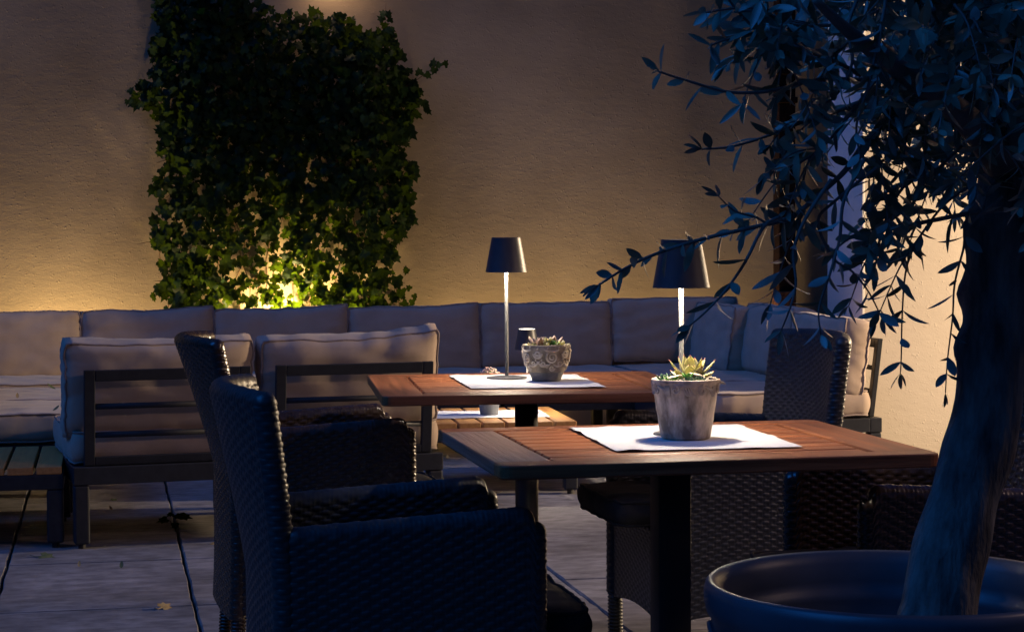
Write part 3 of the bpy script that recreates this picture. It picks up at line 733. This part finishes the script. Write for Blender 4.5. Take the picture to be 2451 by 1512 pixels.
s1 = MB(); s2 = MB(); s3 = MB(); tp_ = MB(); s4 = MB()
c0 = Vector((.012, .004, .108))
# star rosette: leaf directions as seen from the camera, (sideways, away, up, length)
for (sx, sy, sz, L_) in ((-1.0, -.1, .80, .064), (-.66, .1, 1.0, .057), (-.40, .35, 1.15, .057), (-.02, .35, 1.5, .054), (-.12, -.6, .9, .042), (.34, .3, 1.2, .050), (.52, -.35, .95, .056), (.78, .2, 1.0, .056),
                         (1.12, -.05, .82, .066), (1.1, .3, .35, .055), (1.1, -.3, .06, .058), (-1.0, .5, .4, .05), (.1, .9, .8, .055), (-.35, -.2, 1.2, .036), (.22, -.1, 1.3, .036), (.5, -.6, .7, .045), (-.8, -.5, .5, .05), (.0, .1, 1.4, .03)):
    d = RT * sx + Vector((FW.x, FW.y, 0)) * sy + Vector((0, 0, 1)) * sz
    succ_leaf(s1, c0, d, (0, 0, 1) if sz < 1.3 else -FW, L_ * .94, .0250, .0065, .12, tp_)
for (x, y, z, dx, dy, dz, L_) in ((-.010, -.022, .124, -1, -.4, -.12, .040), (.006, -.020, .128, 1, -.4, -.12, .028), (.030, -.022, .122, .8, -.5, -.55, .036), (-.004, -.03, .118, -.9, -.3, -.6, .04), (.045, -.005, .118, 1, -.2, -.25, .034)):
    s2 = MB(); succ_leaf(s2, RT * x + FW * y * 0 + Vector((FW.x, FW.y, 0)) * y + Vector((0, 0, z)), RT * dx + Vector((FW.x, FW.y, 0)) * dy + Vector((0, 0, dz)), (0, 0, 1), L_, .017, .008, -.1); s2.obj('leaf', M_SUCP, pot)
def at_pot(x, y, z): return RT * x + Vector((FW.x, FW.y, 0)) * y + Vector((0, 0, z - RT.z * x))
ros(3, at_pot(-.038, -.034, .107), .024, .0085, .005, 12, rn, 15, 75, .1, tp_); ros(3, at_pot(-.022, -.028, .112), .016, .006, .004, 8, rn, 30, 85, .1, tp_)
ros(3, at_pot(.000, -.036, .116), .018, .006, .004, 9, rn, 40, 88, .1, tp_); ros(4, at_pot(.004, -.040, .108), .022, .009, .005, 14, rn, 15, 80, .1, tp_); ros(4, at_pot(.022, -.034, .108), .024, .010, .006, 14, rn, 15, 80, .1, tp_)
ros(4, at_pot(-.012, -.046, .106), .016, .008, .005, 12, rn, 10, 80, .1, tp_); ros(4, at_pot(-.04, .02, .108), .024, .010, .006, 12, rn, 15, 80, .1, tp_); ros(4, at_pot(.03, .035, .108), .024, .010, .006, 12, rn, 15, 80, .1, tp_)
s1.obj('succulent', M_SUCC, pot)
tp_.obj('leaf_tip', M_TIP, pot)
# --- pot 3 on the coffee table
pc = P(1171, 992, .3225)
pot = thing('flower_pot', 'small smooth grey pot of tiny pale pink sedum on the slatted coffee table', 'plant pot', pc, 0)
MB().lathe([(.0005, .0003), (.038, .0003), (.041, .003), (.053, .118), (.055, .126), (.055, .138), (.0535, .1395), (.051, .138), (.049, .125), (.0005, .124)], 64).obj('body', M_GREYPOT, pot)
sd = MB(); sg_ = MB()
for k in range(520):
    a = rn.uniform(0, 2 * PI); rr = .074 * math.sqrt(rn.random()); z = .142 + .074 * (1 - (rr / .078) ** 2) * rn.uniform(.75, 1)
    c = Vector((rr * math.cos(a), rr * math.sin(a), z)); r = rn.uniform(.0020, .0036)
    sd.tube([c - Vector((0, 0, r)), c - Vector((0, 0, r * .4)), c + Vector((0, 0, r * .5)), c + Vector((0, 0, r))], [r * .4, r, r * .9, r * .3], n=6)
    if k % 5 == 0: sg_.tube([Vector((c.x * .5, c.y * .5, .125)), c], [.0015, .001], n=4)
sd.obj('flowers', M_FLOW, pot); sg_.obj('stems', M_SUCG, pot)

# ------------------------------------------------------------------ wicker chairs
PA, PB = .019, .0092
def weave(a, b, amp, rnd_=1.0):
    i = np.floor(b / PB); a = a + .0012 * np.sin(i * 2.3) + .0008 * np.sin(b * 71 + a * 13); ph = PI * a / PA + PI * i
    fb = np.abs(((b / PB) % 1) - .5) * 2; fa = np.abs(((a / PA + .5) % 1) - .5) * 2
    s = np.clip(np.sin(ph) * 1.5, -1, 1)
    hH = s * amp * .8 + amp * 1.1 * np.sqrt(np.clip(1 - np.minimum(fb * 1.08, 1) ** 3.2, 0, 1)) - amp * 1.1
    hV = -s * amp * .7 + amp * .9 * np.sqrt(np.clip(1 - (np.minimum(fa * 1.7, 1)) ** 2.4, 0, 1)) - amp * 1.2
    return np.maximum(hH, hV)
def panel(mid, ztop, zbot, L, H, th, amp=.0019, da=.0024, db=.0016):
    """closed woven slab; mid(s, z) gives the (x, y) of its middle surface, s in 0..1 along the panel"""
    ns = int(L / da); ncap = 7; nz = int(H / db); nc2 = 5
    segs = [(s, 0.0, +1) for s in np.linspace(0, 1, ns)] + [(1, a, 0) for a in np.linspace(0, PI, ncap + 2)[1:-1]] + \
           [(s, 0.0, -1) for s in np.linspace(1, 0, ns)] + [(0, a, 0) for a in np.linspace(0, PI, ncap + 2)[1:-1]]
    m = len(segs); rows = [(t, 0) for t in np.linspace(0, 1, nz)] + [(1, p) for p in np.linspace(0, PI / 2, nc2 + 1)[1:]]
    Sx = np.array([k[0] for k in segs]); An = np.array([k[1] for k in segs]); Sd = np.array([k[2] for k in segs])
    Pn = np.zeros((len(rows), m, 3)); e = 1e-3
    zt = ztop(Sx); zb = zbot(Sx)
    for r, (t, p) in enumerate(rows):
        z = zb + t * (zt - th / 2 - zb)
        x, y = mid(Sx, z); xa, ya = mid(Sx - e, z); xb, yb = mid(Sx + e, z)
        tx, ty = xb - xa, yb - ya; ln = np.hypot(tx, ty); tx /= ln; ty /= ln
        nx, ny = ty, -tx                       # side +1
        k = th / 2 * math.cos(p)
        isend = Sd == 0; dirn = np.where(Sx > .5, 1, -1)
        ox = np.where(isend, k * (np.cos(An) * nx * dirn + np.sin(An) * tx * dirn), k * Sd * nx)
        oy = np.where(isend, k * (np.cos(An) * ny * dirn + np.sin(An) * ty * dirn), k * Sd * ny)
        Pn[r, :, 0] = x + ox; Pn[r, :, 1] = y + oy; Pn[r, :, 2] = z + th / 2 * math.sin(p)
    mid_r = nz // 2
    d = np.linalg.norm(np.roll(Pn[mid_r], -1, 0) - Pn[mid_r], axis=1); A = np.concatenate([[0], np.cumsum(d)[:-1]]); tot = d.sum()
    A *= round(tot / (2 * PA)) * 2 * PA / tot
    dz = np.linalg.norm(np.diff(Pn, axis=0), axis=2).mean(axis=1); B = np.concatenate([[0], np.cumsum(dz)])
    # normals
    ga = np.roll(Pn, -1, 1) - np.roll(Pn, 1, 1); gb = np.gradient(Pn, axis=0)
    N_ = np.cross(ga, gb); ln = np.linalg.norm(N_, axis=2, keepdims=True); ln[ln < 1e-12] = 1; N_ /= ln
    Hh = weave(A[None, :] + 0 * B[:, None], B[:, None] + 0 * A[None, :], amp)
    fade = np.ones(len(rows)); fade[-1] = .3
    Pn = Pn + N_ * (Hh * fade[:, None])[:, :, None]
    R_ = len(rows); idx = np.arange(R_ * m).reshape(R_, m)
    a = idx[:-1, :].ravel(); b = np.roll(idx, -1, 1)[:-1, :].ravel(); c = np.roll(idx, -1, 1)[1:, :].ravel(); dd = idx[1:, :].ravel()
    return Pn.reshape(-1, 3), np.stack([a, b, c, dd], 1)
def np_obj(name, V, Q, mat, parent):
    me = bpy.data.meshes.new(name); me.vertices.add(len(V)); me.vertices.foreach_set('co', V.astype(np.float32).ravel())
    me.loops.add(Q.size); me.loops.foreach_set('vertex_index', Q.astype(np.int32).ravel())
    me.polygons.add(len(Q)); me.polygons.foreach_set('loop_start', np.arange(0, Q.size, 4, dtype=np.int32)); me.polygons.foreach_set('loop_total', np.full(len(Q), 4, dtype=np.int32))
    me.polygons.foreach_set('use_smooth', np.ones(len(Q), dtype=bool)); me.update(calc_edges=True); me.validate()
    me.materials.append(mat); o = bpy.data.objects.new(name, me); COL.objects.link(o); o.parent = parent; return o
HW = .25; TH = .044
def arm_top(s):
    # s = 1 is the front end; rounded front corner
    x = (1 - s) * .45; r = .028
    return .637 + .024 * s - np.where(x < r, r - np.sqrt(np.clip(r * r - (r - x) ** 2, 0, None)), 0)
RECL = [.036, .034]
def back_mid(s, z):
    y = (s - .5) * 2 * (HW - TH / 2); f = 1 - (s * 2 - 1) ** 2
    up = np.clip((z - .52) / .36, 0, 1.2)
    x = -.470 - .028 * f - RECL[0] * up ** 1.3 - RECL[1] * f * up
    low = np.clip((.35 - z) / .35, 0, 1); x = x - .02 * low ** 2
    return x, y
def make_chair(label, loc, rotz, rat, group):
    t = thing('wicker_armchair', label, 'chair', loc, rotz, group)
    for sg in (-1, 1):
        V, Q = panel(lambda s, z: (-.452 + .452 * s - TH / 2 * s + 0 * z, sg * (HW - TH / 2) + 0 * s), arm_top, lambda s: .155 + .02 * np.sin(PI * np.clip(s, 0, 1)), .45, .50, TH)
        np_obj('side_panel', V, Q, rat, t)
    V, Q = panel(back_mid, lambda s: .882 - .006 * (2 * s - 1) ** 2, lambda s: .14 + .02 * np.sin(PI * np.clip(s, 0, 1)), .50, .76, TH)
    np_obj('backrest', V, Q, rat, t)
    V, Q = panel(lambda s, z: (-.020 + 0 * s + 0 * z, (s - .5) * 2 * (HW - TH - .002)), lambda s: .385 + 0 * s, lambda s: .145 + .02 * np.sin(PI * np.clip(s, 0, 1)), .40, .24, .014)
    np_obj('front_panel', V, Q, rat, t)
    MB().box(-.46, -.03, -HW + TH + .002, HW - TH - .002, .36, .392, bev=.004).obj('seat', rat, t, smooth=False)
    for sx, sy in ((-.024, -1), (-.024, 1), (-.47, -1), (-.47, 1)):
        pts = [(sx + (-.012 if sx < -.2 else 0), sy * (HW - .022), .0), (sx, sy * (HW - .022), .20)]
        l = MB().tube(pts, [.0165, .0185], 16)
        for k in range(16): l.tube([(sx + .0185 * math.cos(a) + (-.012 * (1 - (.01 + k * .0095) / .2) if sx < -.2 else 0), sy * (HW - .022) + .0185 * math.sin(a), .008 + k * .0095) for a in [2 * PI * j / 14 for j in range(15)]], .0035, 5)
        l.obj('leg', rat, t)
    c = cushion(.50, 2 * (HW - TH) - .006, .075, 40 + len(label), n=20, pinch=.0, sag=.0, edge=.75, fold=.002)
    m = Matrix.Translation((-.160, 0, .432)) @ Matrix.Rotation(R(-90), 4, 'X')
    put_cushion('cushion', c, t, lambda v: m @ Vector(v), M_SEAT, M_SEAT)
    return t
A = make_chair('flat-woven black wicker armchair facing right, nearest to the camera at the left', (.770, 3.714, 0), R(0), M_RAT, 'wicker armchairs')
copy_tree(A, 'black wicker armchair at the rear table, facing left in front of the corner sofa end', (1.352, 5.08, 0), PI + R(2))
RECL[:] = [.058, .052]
B_ = make_chair('glossy brown wicker armchair at the rear table, facing right behind the nearest chair', (.80, 5.452, 0), R(0), M_RATB, 'wicker armchairs')
copy_tree(B_, 'glossy brown wicker armchair at the right edge, half hidden by the tree trunk and planter', (1.425, 3.86, 0), PI + R(-1))

# ------------------------------------------------------------------ planter and olive tree
PCd = 3.12; pcn = P(2146, 1386, .612); 
pl = thing('planter', 'large round dark planter with a rolled rim and woven relief, holding the tree', 'planter', (pcn.x, pcn.y, 0))
RP = 460 / F * (pcn - CAM).dot(FW)
HZ = .612
def prf(r, z): return (RP * r, z)
prof = [(.0005, .0), prf(.74, .0), prf(.76, .01), prf(.955, HZ - .085), prf(.962, HZ - .060), prf(.985, HZ - .050), prf(.998, HZ - .034), prf(1.0, HZ - .018), prf(.990, HZ - .006), prf(.968, HZ), prf(.940, HZ - .003),
        prf(.905, HZ - .020), prf(.880, HZ - .048), prf(.872, HZ - .062), prf(.850, HZ - .068), prf(.845, HZ - .080), prf(.80, HZ - .20), (.0005, HZ - .20)]
MB().lathe(prof, 160).obj('pot', M_PLANT, pl)
wv = MB()
def rpl(z): return RP * (.76 + (.955 - .76) * (z - .01) / (HZ - .095)) + .001
K = 20
for k in range(K):
    a = 2 * PI * k / K
    # overlapping braided lozenges below the rim
    for sgn in (1, -1):
        for lev in range(3):
            z1 = HZ - .088 - lev * .085 + (.012 if sgn > 0 else 0); pts = []
            for i in range(9):
                f = i / 8; z = z1 - .09 * f; an = a + sgn * f * 2 * PI / K * .95 + (lev % 2) * PI / K; r = rpl(z)
                pts.append((r * math.cos(an), r * math.sin(an), z))
            wv.tube(pts, [.0030] * 9, n=5)
    pts = []
    for i in range(9):
        f = i / 8; an = a + f * 2 * PI / K; z = HZ - .072 - .018 * f; r = rpl(z) + .002
        pts.append((r * math.cos(an), r * math.sin(an), z))
    wv.tube(pts, [.0045] * 8 + [.003], n=6)
wv.obj('relief', M_PLANT, pl)
MB().lathe([(.0005, HZ - .165)] + [(RP * k, HZ - .168) for k in (.2, .4, .6, .8, .826)], 60, fn=lambda a, z, r: 0).obj('soil', M_SOIL, pl)

TD = (pcn - CAM).dot(FW)
rn = random.Random(21)
tr_pts = [(2225, 1600, 96), (2236, 1500, 92), (2247, 1450, 92), (2275, 1320, 90), (2305, 1200, 84), (2338, 1080, 83), (2360, 980, 82), (2376, 880, 80), (2384, 780, 80), (2388, 690, 80), (2398, 600, 82), (2412, 500, 84), (2425, 430, 78)]
base_t = PD(2245, 1460, TD + .0)
tree = thing('olive_tree', 'olive tree with a leaning dark trunk and drooping narrow blue-green leaves at the right edge', 'tree', (base_t.x, base_t.y, HZ - .17))
to = -Vector((base_t.x, base_t.y, HZ - .17))
def catmull(pts, n=6):
    out = []; m = len(pts)
    for i in range(m - 1):
        p0, p1, p2, p3 = [np.array(pts[max(0, min(m - 1, j))], float) for j in (i - 1, i, i + 1, i + 2)]
        for k in range(n):
            t = k / n; out.append(.5 * ((2 * p1) + (-p0 + p2) * t + (2 * p0 - 5 * p1 + 4 * p2 - p3) * t * t + (-p0 + 3 * p1 - 3 * p2 + p3) * t ** 3))
    out.append(np.array(pts[-1], float)); return out
tp3 = []; rad3 = []
for (x, y, hw) in catmull(tr_pts, 5): tp3.append(PD(x, y, TD)); rad3.append(hw / F * TD)
V = []; Fc = []; nn = 28
for i, p in enumerate(tp3):
    t = (tp3[min(i + 1, len(tp3) - 1)] - tp3[max(0, i - 1)]).normalized(); a = RT; a = (a - t * a.dot(t)).normalized(); b = t.cross(a)
    for k in range(nn):
        an = 2 * PI * k / nn; dr = 1 + .10 * noise.noise(Vector((math.cos(an) * 1.3, math.sin(an) * 1.3, i * .16))) + .05 * noise.noise(Vector((math.cos(an) * 4, math.sin(an) * 4, i * .22)))
        for (ki, ka, kr, ks) in ((37, 3.3, .24, 2.2), (44, 2.9, .16, 1.6), (41, .4, .12, 3), (22, 3.9, .10, 1.6), (12, 5.0, .10, 2), (52, 3.4, .30, 3), (55, .2, .25, 3)):
            da_ = (an - ka + PI) % (2 * PI) - PI; dr += kr * math.exp(-((i - ki) / ks) ** 2 - (da_ / .45) ** 2)
        V.append(p + (a * math.cos(an) + b * math.sin(an)) * rad3[i] * dr + to)
for i in range(len(tp3) - 1):
    for k in range(nn): Fc.append((i * nn + k, i * nn + (k + 1) % nn, (i + 1) * nn + (k + 1) % nn, (i + 1) * nn + k))
obj('trunk', V, Fc, M_BARK, tree)

br = MB(); lf = MB()
def olive_leaf(mb, p, d, nrm, L, w, bend):
    d = d.normalized(); n = (nrm - d * nrm.dot(d));
    if n.length < 1e-4: n = d.orthogonal()
    n.normalize(); s_ = d.cross(n); V = []
    st_ = [(0, .06), (.12, .42), (.32, .9), (.52, 1.0), (.72, .86), (.89, .45), (1, .03)]
    for (a, r) in st_:
        c = p + d * (L * a) + n * (-bend * L * a * a)
        V += [c - s_ * (w / 2 * r) + n * (w * .10 * r), c, c + s_ * (w / 2 * r) + n * (w * .10 * r)]
    Fc = []
    for i in range(len(st_) - 1):
        o = i * 3; Fc += [(o, o + 1, o + 4, o + 3), (o + 1, o + 2, o + 5, o + 4)]
    mb.add(V, Fc)
SP = []
def twig(pts, r0_, r1_, leaves=True, spacing=.026, Ls=.052, start=.0, tipc=True, seed=0):
    """pts: 3-D points"""
    cp = [Vector(q) for q in catmull([tuple(p) for p in pts], 5)]; n = len(cp)
    br.tube([p + to for p in cp], [r0_ + (r1_ - r0_) * i / (n - 1) for i in range(n)], n=6)
    if not leaves: return
    if len(pts) > 3: SP.extend((cp[i], (cp[min(i + 1, n - 1)] - cp[i - 1]).normalized()) for i in range(3, n - 3))
    # walk along
    acc = 0; tot = sum((cp[i + 1] - cp[i]).length for i in range(n - 1)); nxt = start * tot + rn.uniform(0, spacing); k = rn.randrange(2); done = 0
    for i in range(n - 1):
        seg = cp[i + 1] - cp[i]; l = seg.length; t = seg.normalized()
        while acc + l >= nxt:
            p = cp[i] + seg * ((nxt - acc) / l); k += 1; f = nxt / tot
            a = t.orthogonal().normalized(); a = Matrix.Rotation((k % 2) * PI / 2 + rn.gauss(0, .35) + .6, 3, t) @ a
            for sg in (-1, 1):
                if rn.random() < .16: continue
                d = (t * rn.uniform(.35, .9) + a * sg + Vector((0, 0, -.18))).normalized()
                nr = (t.cross(d)).cross(d) * -1 + Vector((rn.gauss(0, .4), rn.gauss(0, .4), rn.gauss(.2, .4)))
                olive_leaf(lf, p + to, d, nr, Ls * rn.uniform(.62, 1.15) * (1 - .3 * f ** 4), rn.uniform(.0100, .0150), rn.uniform(-.08, .30))
            nxt += spacing * rn.uniform(.75, 1.3)
        acc += l
    if tipc:
        t = (cp[-1] - cp[-2]).normalized()
        for k in range(3): olive_leaf(lf, cp[-1] + to, t + Vector((rn.gauss(0, .4), rn.gauss(0, .4), rn.gauss(0, .4))), Vector((rn.gauss(0, 1), rn.gauss(0, 1), 1)), Ls * rn.uniform(.5, .9), .010, .05)
def px(path, d0, d1):
    n = len(path); return [PD(x, y, d0 + (d1 - d0) * i / (n - 1)) for i, (x, y) in enumerate(path)]
# long limbs that the picture shows, from the crown outwards
twig(px([(2290, 215), (2220, 239), (2148, 268), (2081, 329), (2025, 406), (1958, 468), (1891, 520), (1798, 545), (1685, 571), (1572, 607), (1500, 640), (1433, 682)], TD - .05, TD - .35), .006, .0017, Ls=.050, start=.42, spacing=.021)
twig(px([(2290, 215), (2220, 239), (2148, 268), (2081, 329), (2025, 406), (1990, 440)], TD - .05, TD - .17), .0065, .004, Ls=.05, spacing=.03, start=.2, tipc=False)
twig(px([(2180, 170), (2080, 190), (1994, 190), (1922, 198), (1839, 219), (1747, 221), (1659, 198), (1577, 172)], TD - .1, TD - .35), .004, .0014, start=.25, spacing=.034)
twig(px([(2170, 215), (2100, 230), (2004, 265), (1968, 275), (1891, 304), (1819, 332), (1747, 352), (1680, 357)], TD, TD - .2), .0045, .0014, start=.2, spacing=.030)
twig(px([(1865, 520), (1835, 535), (1814, 566), (1783, 628), (1737, 695), (1690, 745), (1650, 780)], TD - .27, TD - .38), .003, .0012, start=.25, spacing=.042, Ls=.055)
twig(px([(1870, 525), (1840, 535), (1809, 520), (1757, 504), (1720, 470)], TD - .25, TD - .3), .0025, .001, spacing=.03, Ls=.038)
twig(px([(2400, 500), (2313, 512), (2179, 538), (2120, 545), (2050, 560), (1995, 600)], TD - .08, TD - .1), .0045, .0015, spacing=.03)
twig(px([(2330, 440), (2260, 490), (2200, 570), (2170, 640), (2160, 740), (2157, 860), (2155, 893)], TD - .05, TD - .05), .0025, .0009, spacing=.036, Ls=.044, start=.15)
twig(px([(2400, 470), (2320, 540), (2305, 600), (2285, 680), (2280, 760), (2268, 860), (2263, 940)], TD - .1, TD - .02), .0025, .0009, spacing=.03, Ls=.042, start=.2)
twig(px([(2100, 400), (2000, 480), (1958, 530), (1994, 617), (2040, 650), (2080, 700), (2110, 760)], TD - .2, TD - .15), .003, .001, spacing=.030, Ls=.05)
twig(px([(1990, 430), (1930, 520), (1900, 600), (1905, 680), (1890, 740), (1870, 790)], TD - .25, TD - .3), .003, .001, spacing=.030, Ls=.052, start=.2)
twig(px([(2070, 380), (2020, 480), (2010, 570), (1985, 660), (1960, 740), (1965, 800)], TD - .3, TD - .3), .003, .001, spacing=.033, Ls=.052, start=.2)
twig(px([(2200, 400), (2140, 480), (2110, 560), (2095, 640)], TD - .1, TD - .15), .003, .001, spacing=.026)
twig(px([(2300, 350), (2230, 420), (2190, 480), (2120, 540), (2060, 590)], TD, TD - .1), .003, .001, spacing=.026)
twig(px([(2060, 180), (1980, 140), (1911, 118), (1850, 103), (1778, 41), (1730, -20)], TD - .1, TD - .3), .004, .0015, spacing=.028)
twig(px([(2010, 60), (1900, 60), (1800, 20), (1690, 30)], TD - .15, TD - .35), .003, .0015, spacing=.026, Ls=.06)
twig(px([(2000, 150), (1900, 120), (1820, 80), (1740, 95), (1700, 110)], TD - .1, TD - .3), .003, .0015, spacing=.026, Ls=.055)
twig(px([(2080, -60), (2030, 60), (2040, 150), (2000, 230), (1960, 250)], TD - .1, TD - .2), .003, .0015, spacing=.026)
twig(px([(2130, -60), (2110, 60), (2080, 200), (2050, 300), (2060, 380)], TD - .3, TD - .3), .003, .0012, spacing=.028)
twig(px([(2150, 120), (2060, 240), (1990, 330), (1930, 380), (1885, 400)], TD - .15, TD - .2), .003, .0012, spacing=.028)
# main limbs inside the crown
for path, d1 in (([(2425, 430), (2380, 330), (2310, 240), (2250, 190), (2160, 160)], -.1), ([(2425, 430), (2450, 250), (2480, 60), (2500, -200)], .1), ([(2425, 430), (2360, 250), (2300, 60), (2240, -150)], .2), ([(2430, 430), (2540, 250), (2680, 60), (2800, -60)], .1), ([(2420, 430), (2330, 300), (2200, 200), (2060, 100), (1950, 0)], -.35), ([(2430, 400), (2470, 200), (2560, 0)], -.3)):
    pts = [PD(x, y, TD + d1 * i / (len(path) - 1)) for i, (x, y) in enumerate(path)]
    cp = [Vector(q) for q in catmull([tuple(p) for p in pts], 5)]
    br.tube([p + to for p in cp], [.030 - .025 * i / (len(cp) - 1) for i in range(len(cp))], n=8)
# side sprigs growing from the drawn limbs
SP0 = list(SP); k = 0
while k < 46:
    p, t = rn.choice(SP0); x, y = proj(p)
    lim = 1800 + .35 * abs(y - 330) if y > 150 else 1740
    if x < lim or (y > 620 and rn.random() > .35): continue
    d = (t * rn.uniform(.2, 1) + Vector((rn.gauss(0, .6), rn.gauss(0, .6), rn.gauss(-.2, .5)))).normalized(); L_ = rn.uniform(.06, .15); e = p + d * L_
    ex_, ey_ = proj(e)
    if 1975 < x < 2080 and y > 140: continue
    if (1985 < ex_ < 2075 and ey_ > 160 and rn.random() < .9) or ex_ < 1700 or (1480 < ex_ < 1760 and ey_ > 380) or ey_ > 800 or (ex_ > 2120 and ey_ > 620): continue
    twig([p, p + d * L_ * .5 + Vector((0, 0, .006)), e + Vector((0, 0, -.015))], .0018, .0008, spacing=.021, Ls=.050); k += 1
# crown filled with sprigs
def bound(y):                 # left limit of the dense crown at picture height y
    for (a, xa), (b, xb) in zip(BD, BD[1:]):
        if y <= b: return xa + (xb - xa) * (y - a) / (b - a)
    return 9999
BD = [(-400, 1850), (0, 1900), (60, 1930), (130, 1985), (200, 2080), (300, 2130), (400, 2215), (470, 2275), (520, 2330), (570, 2380), (590, 3000)]
made = 0; tries = 0
while made < 760 and tries < 40000:
    tries += 1
    v = Vector((rn.gauss(0, 1), rn.gauss(0, 1), rn.gauss(0, 1))).normalized() * rn.random() ** .45
    ctr = PD(2480, 10, TD + .1); p = ctr + Vector((v.x * .52, v.y * .48, v.z * .42))
    x, y = proj(p); lim = bound(y)
    if x < lim: continue
    # thinner close to the outline, thick towards the trunk
    if x < 2260 and rn.random() > .42 + .5 * max(0, (x - lim)) / 260: continue
    d = Vector((v.x * .6, v.y * .6, -.2 + v.z * .3)) + Vector((rn.gauss(0, .5), rn.gauss(0, .5), rn.gauss(-.25, .4)))
    d.normalize(); L_ = rn.uniform(.10, .22); e = p + d * L_
    ex_, ey_ = proj(e)
    if ex_ < bound(ey_) - 40: continue
    twig([p, p + d * L_ * .5 + Vector((0, 0, .008)), e + Vector((0, 0, -.02))], .0022, .0009, spacing=.020, Ls=.050)
    made += 1
br.obj('branches', M_TWIG, tree)
lf.obj('foliage', M_OLIVE, tree)

# ------------------------------------------------------------------ fallen leaves and a weed
def fallen(label, x, y, z, size, mat, seed, kind='ivy'):
    p = P(x, y, z); r_ = random.Random(seed); mb = MB()
    if kind == 'ivy':
        a = r_.uniform(0, 6.28); ivy_leaf(mb, Vector((0, 0, .006)), (r_.gauss(0, .3), -.35, 1), (math.cos(a), math.sin(a), .25), size, r_)
        mb.tube([(0, 0, .006), (-math.cos(a) * size * .4, -math.sin(a) * size * .4, .004), (-math.cos(a) * size * .8, -math.sin(a) * size * .7, .010)], [.0012, .001, .0008], n=5)
    else:
        a = r_.uniform(0, 6.28); d = Vector((math.cos(a), math.sin(a), .2)); olive_leaf(mb, Vector((0, 0, .004)), d, Vector((0, -.4, 1)), size, size * .45, -.5)
    v = [(q[0], q[1], q[2]) for q in mb.v]; V2 = v + [(a_, b_, c_ - .0006) for a_, b_, c_ in v]; n = len(v)
    o = obj('fallen_leaf', V2, mb.f + [tuple(i + n for i in f[::-1]) for f in mb.f], mat, loc=p)
    return tag(o, label, 'leaf', 'fallen leaves')
fallen('pale curled leaf on the paving near the bottom left, left of the wide joint', 388, 1457, 0, .045, M_DRY, 1)
fallen('dark curled leaf with a green tip on the paving before the side table', 100, 1334, 0, .055, M_DRYG, 2)
fallen('tiny yellow leaf on the paving right below the sofa legs', 189, 1358, 0, .026, M_DRY, 3, 'o')
fallen('small dark green leaf lying between the tiny yellow leaf and the wide joint', 290, 1361, 0, .030, M_DRYG, 4, 'o')
fallen('brown crumpled leaf on the paving beside the wicker chair back at left', 517, 1302, 0, .034, M_DRY, 5)
fallen('dark leaf in the shadow under the left sofa module', 272, 1197, 0, .034, M_DRYG, 6)
fallen('thin pale leaf fragment below the dark leaf under the left sofa module', 269, 1222, 0, .024, M_DRY, 7, 'o')
fallen('yellow leaf on the paving at the shaded edge, under the coffee table side', 1071, 1099, 0, .030, M_DRY, 8, 'o')
fallen('orange leaf standing on edge between the nearest chair arm and the table post', 1188, 1180, 0, .030, M_DRY, 9)
fallen('green leaf behind the far arm of the nearest wicker chair', 1196, 1224, 0, .036, M_DRYG, 10, 'o')
fallen('curled green leaf lying at the back of the left seat cushion', 133, 932, .437, .040, M_DRYG, 12, 'o')
fallen('small brown leaf at the left edge of the left seat cushion', 42, 954, .437, .030, M_DRY, 13, 'o')
fallen('brown leaf at the front edge of the left seat cushion', 127, 984, .437, .030, M_DRY, 14, 'o')
pw_ = P(418, 1262, 0); wd = thing('weed', 'small green weed growing out of the wide paving joint at left', 'weed', pw_)
mb = MB(); sm = MB(); r_ = random.Random(3)
for (dx, dy, dz, s_) in ((-.03, 0, .035, .045), (.025, .01, .045, .05), (.0, -.02, .02, .04), (.005, 0, .05, .035), (-.01, .01, .055, .03)):
    ivy_leaf(mb, Vector((dx, dy, dz)), (dx * 4, -.6, 1), (dx * 10 + .01, dy, -.2), s_, r_); sm.tube([(0, 0, -.02), (dx * .5, dy * .5, dz * .7), (dx, dy, dz)], .0012, n=5)
mb.obj('leaves', M_IVY, wd, smooth=False); sm.obj('stem', M_IVYS, wd)
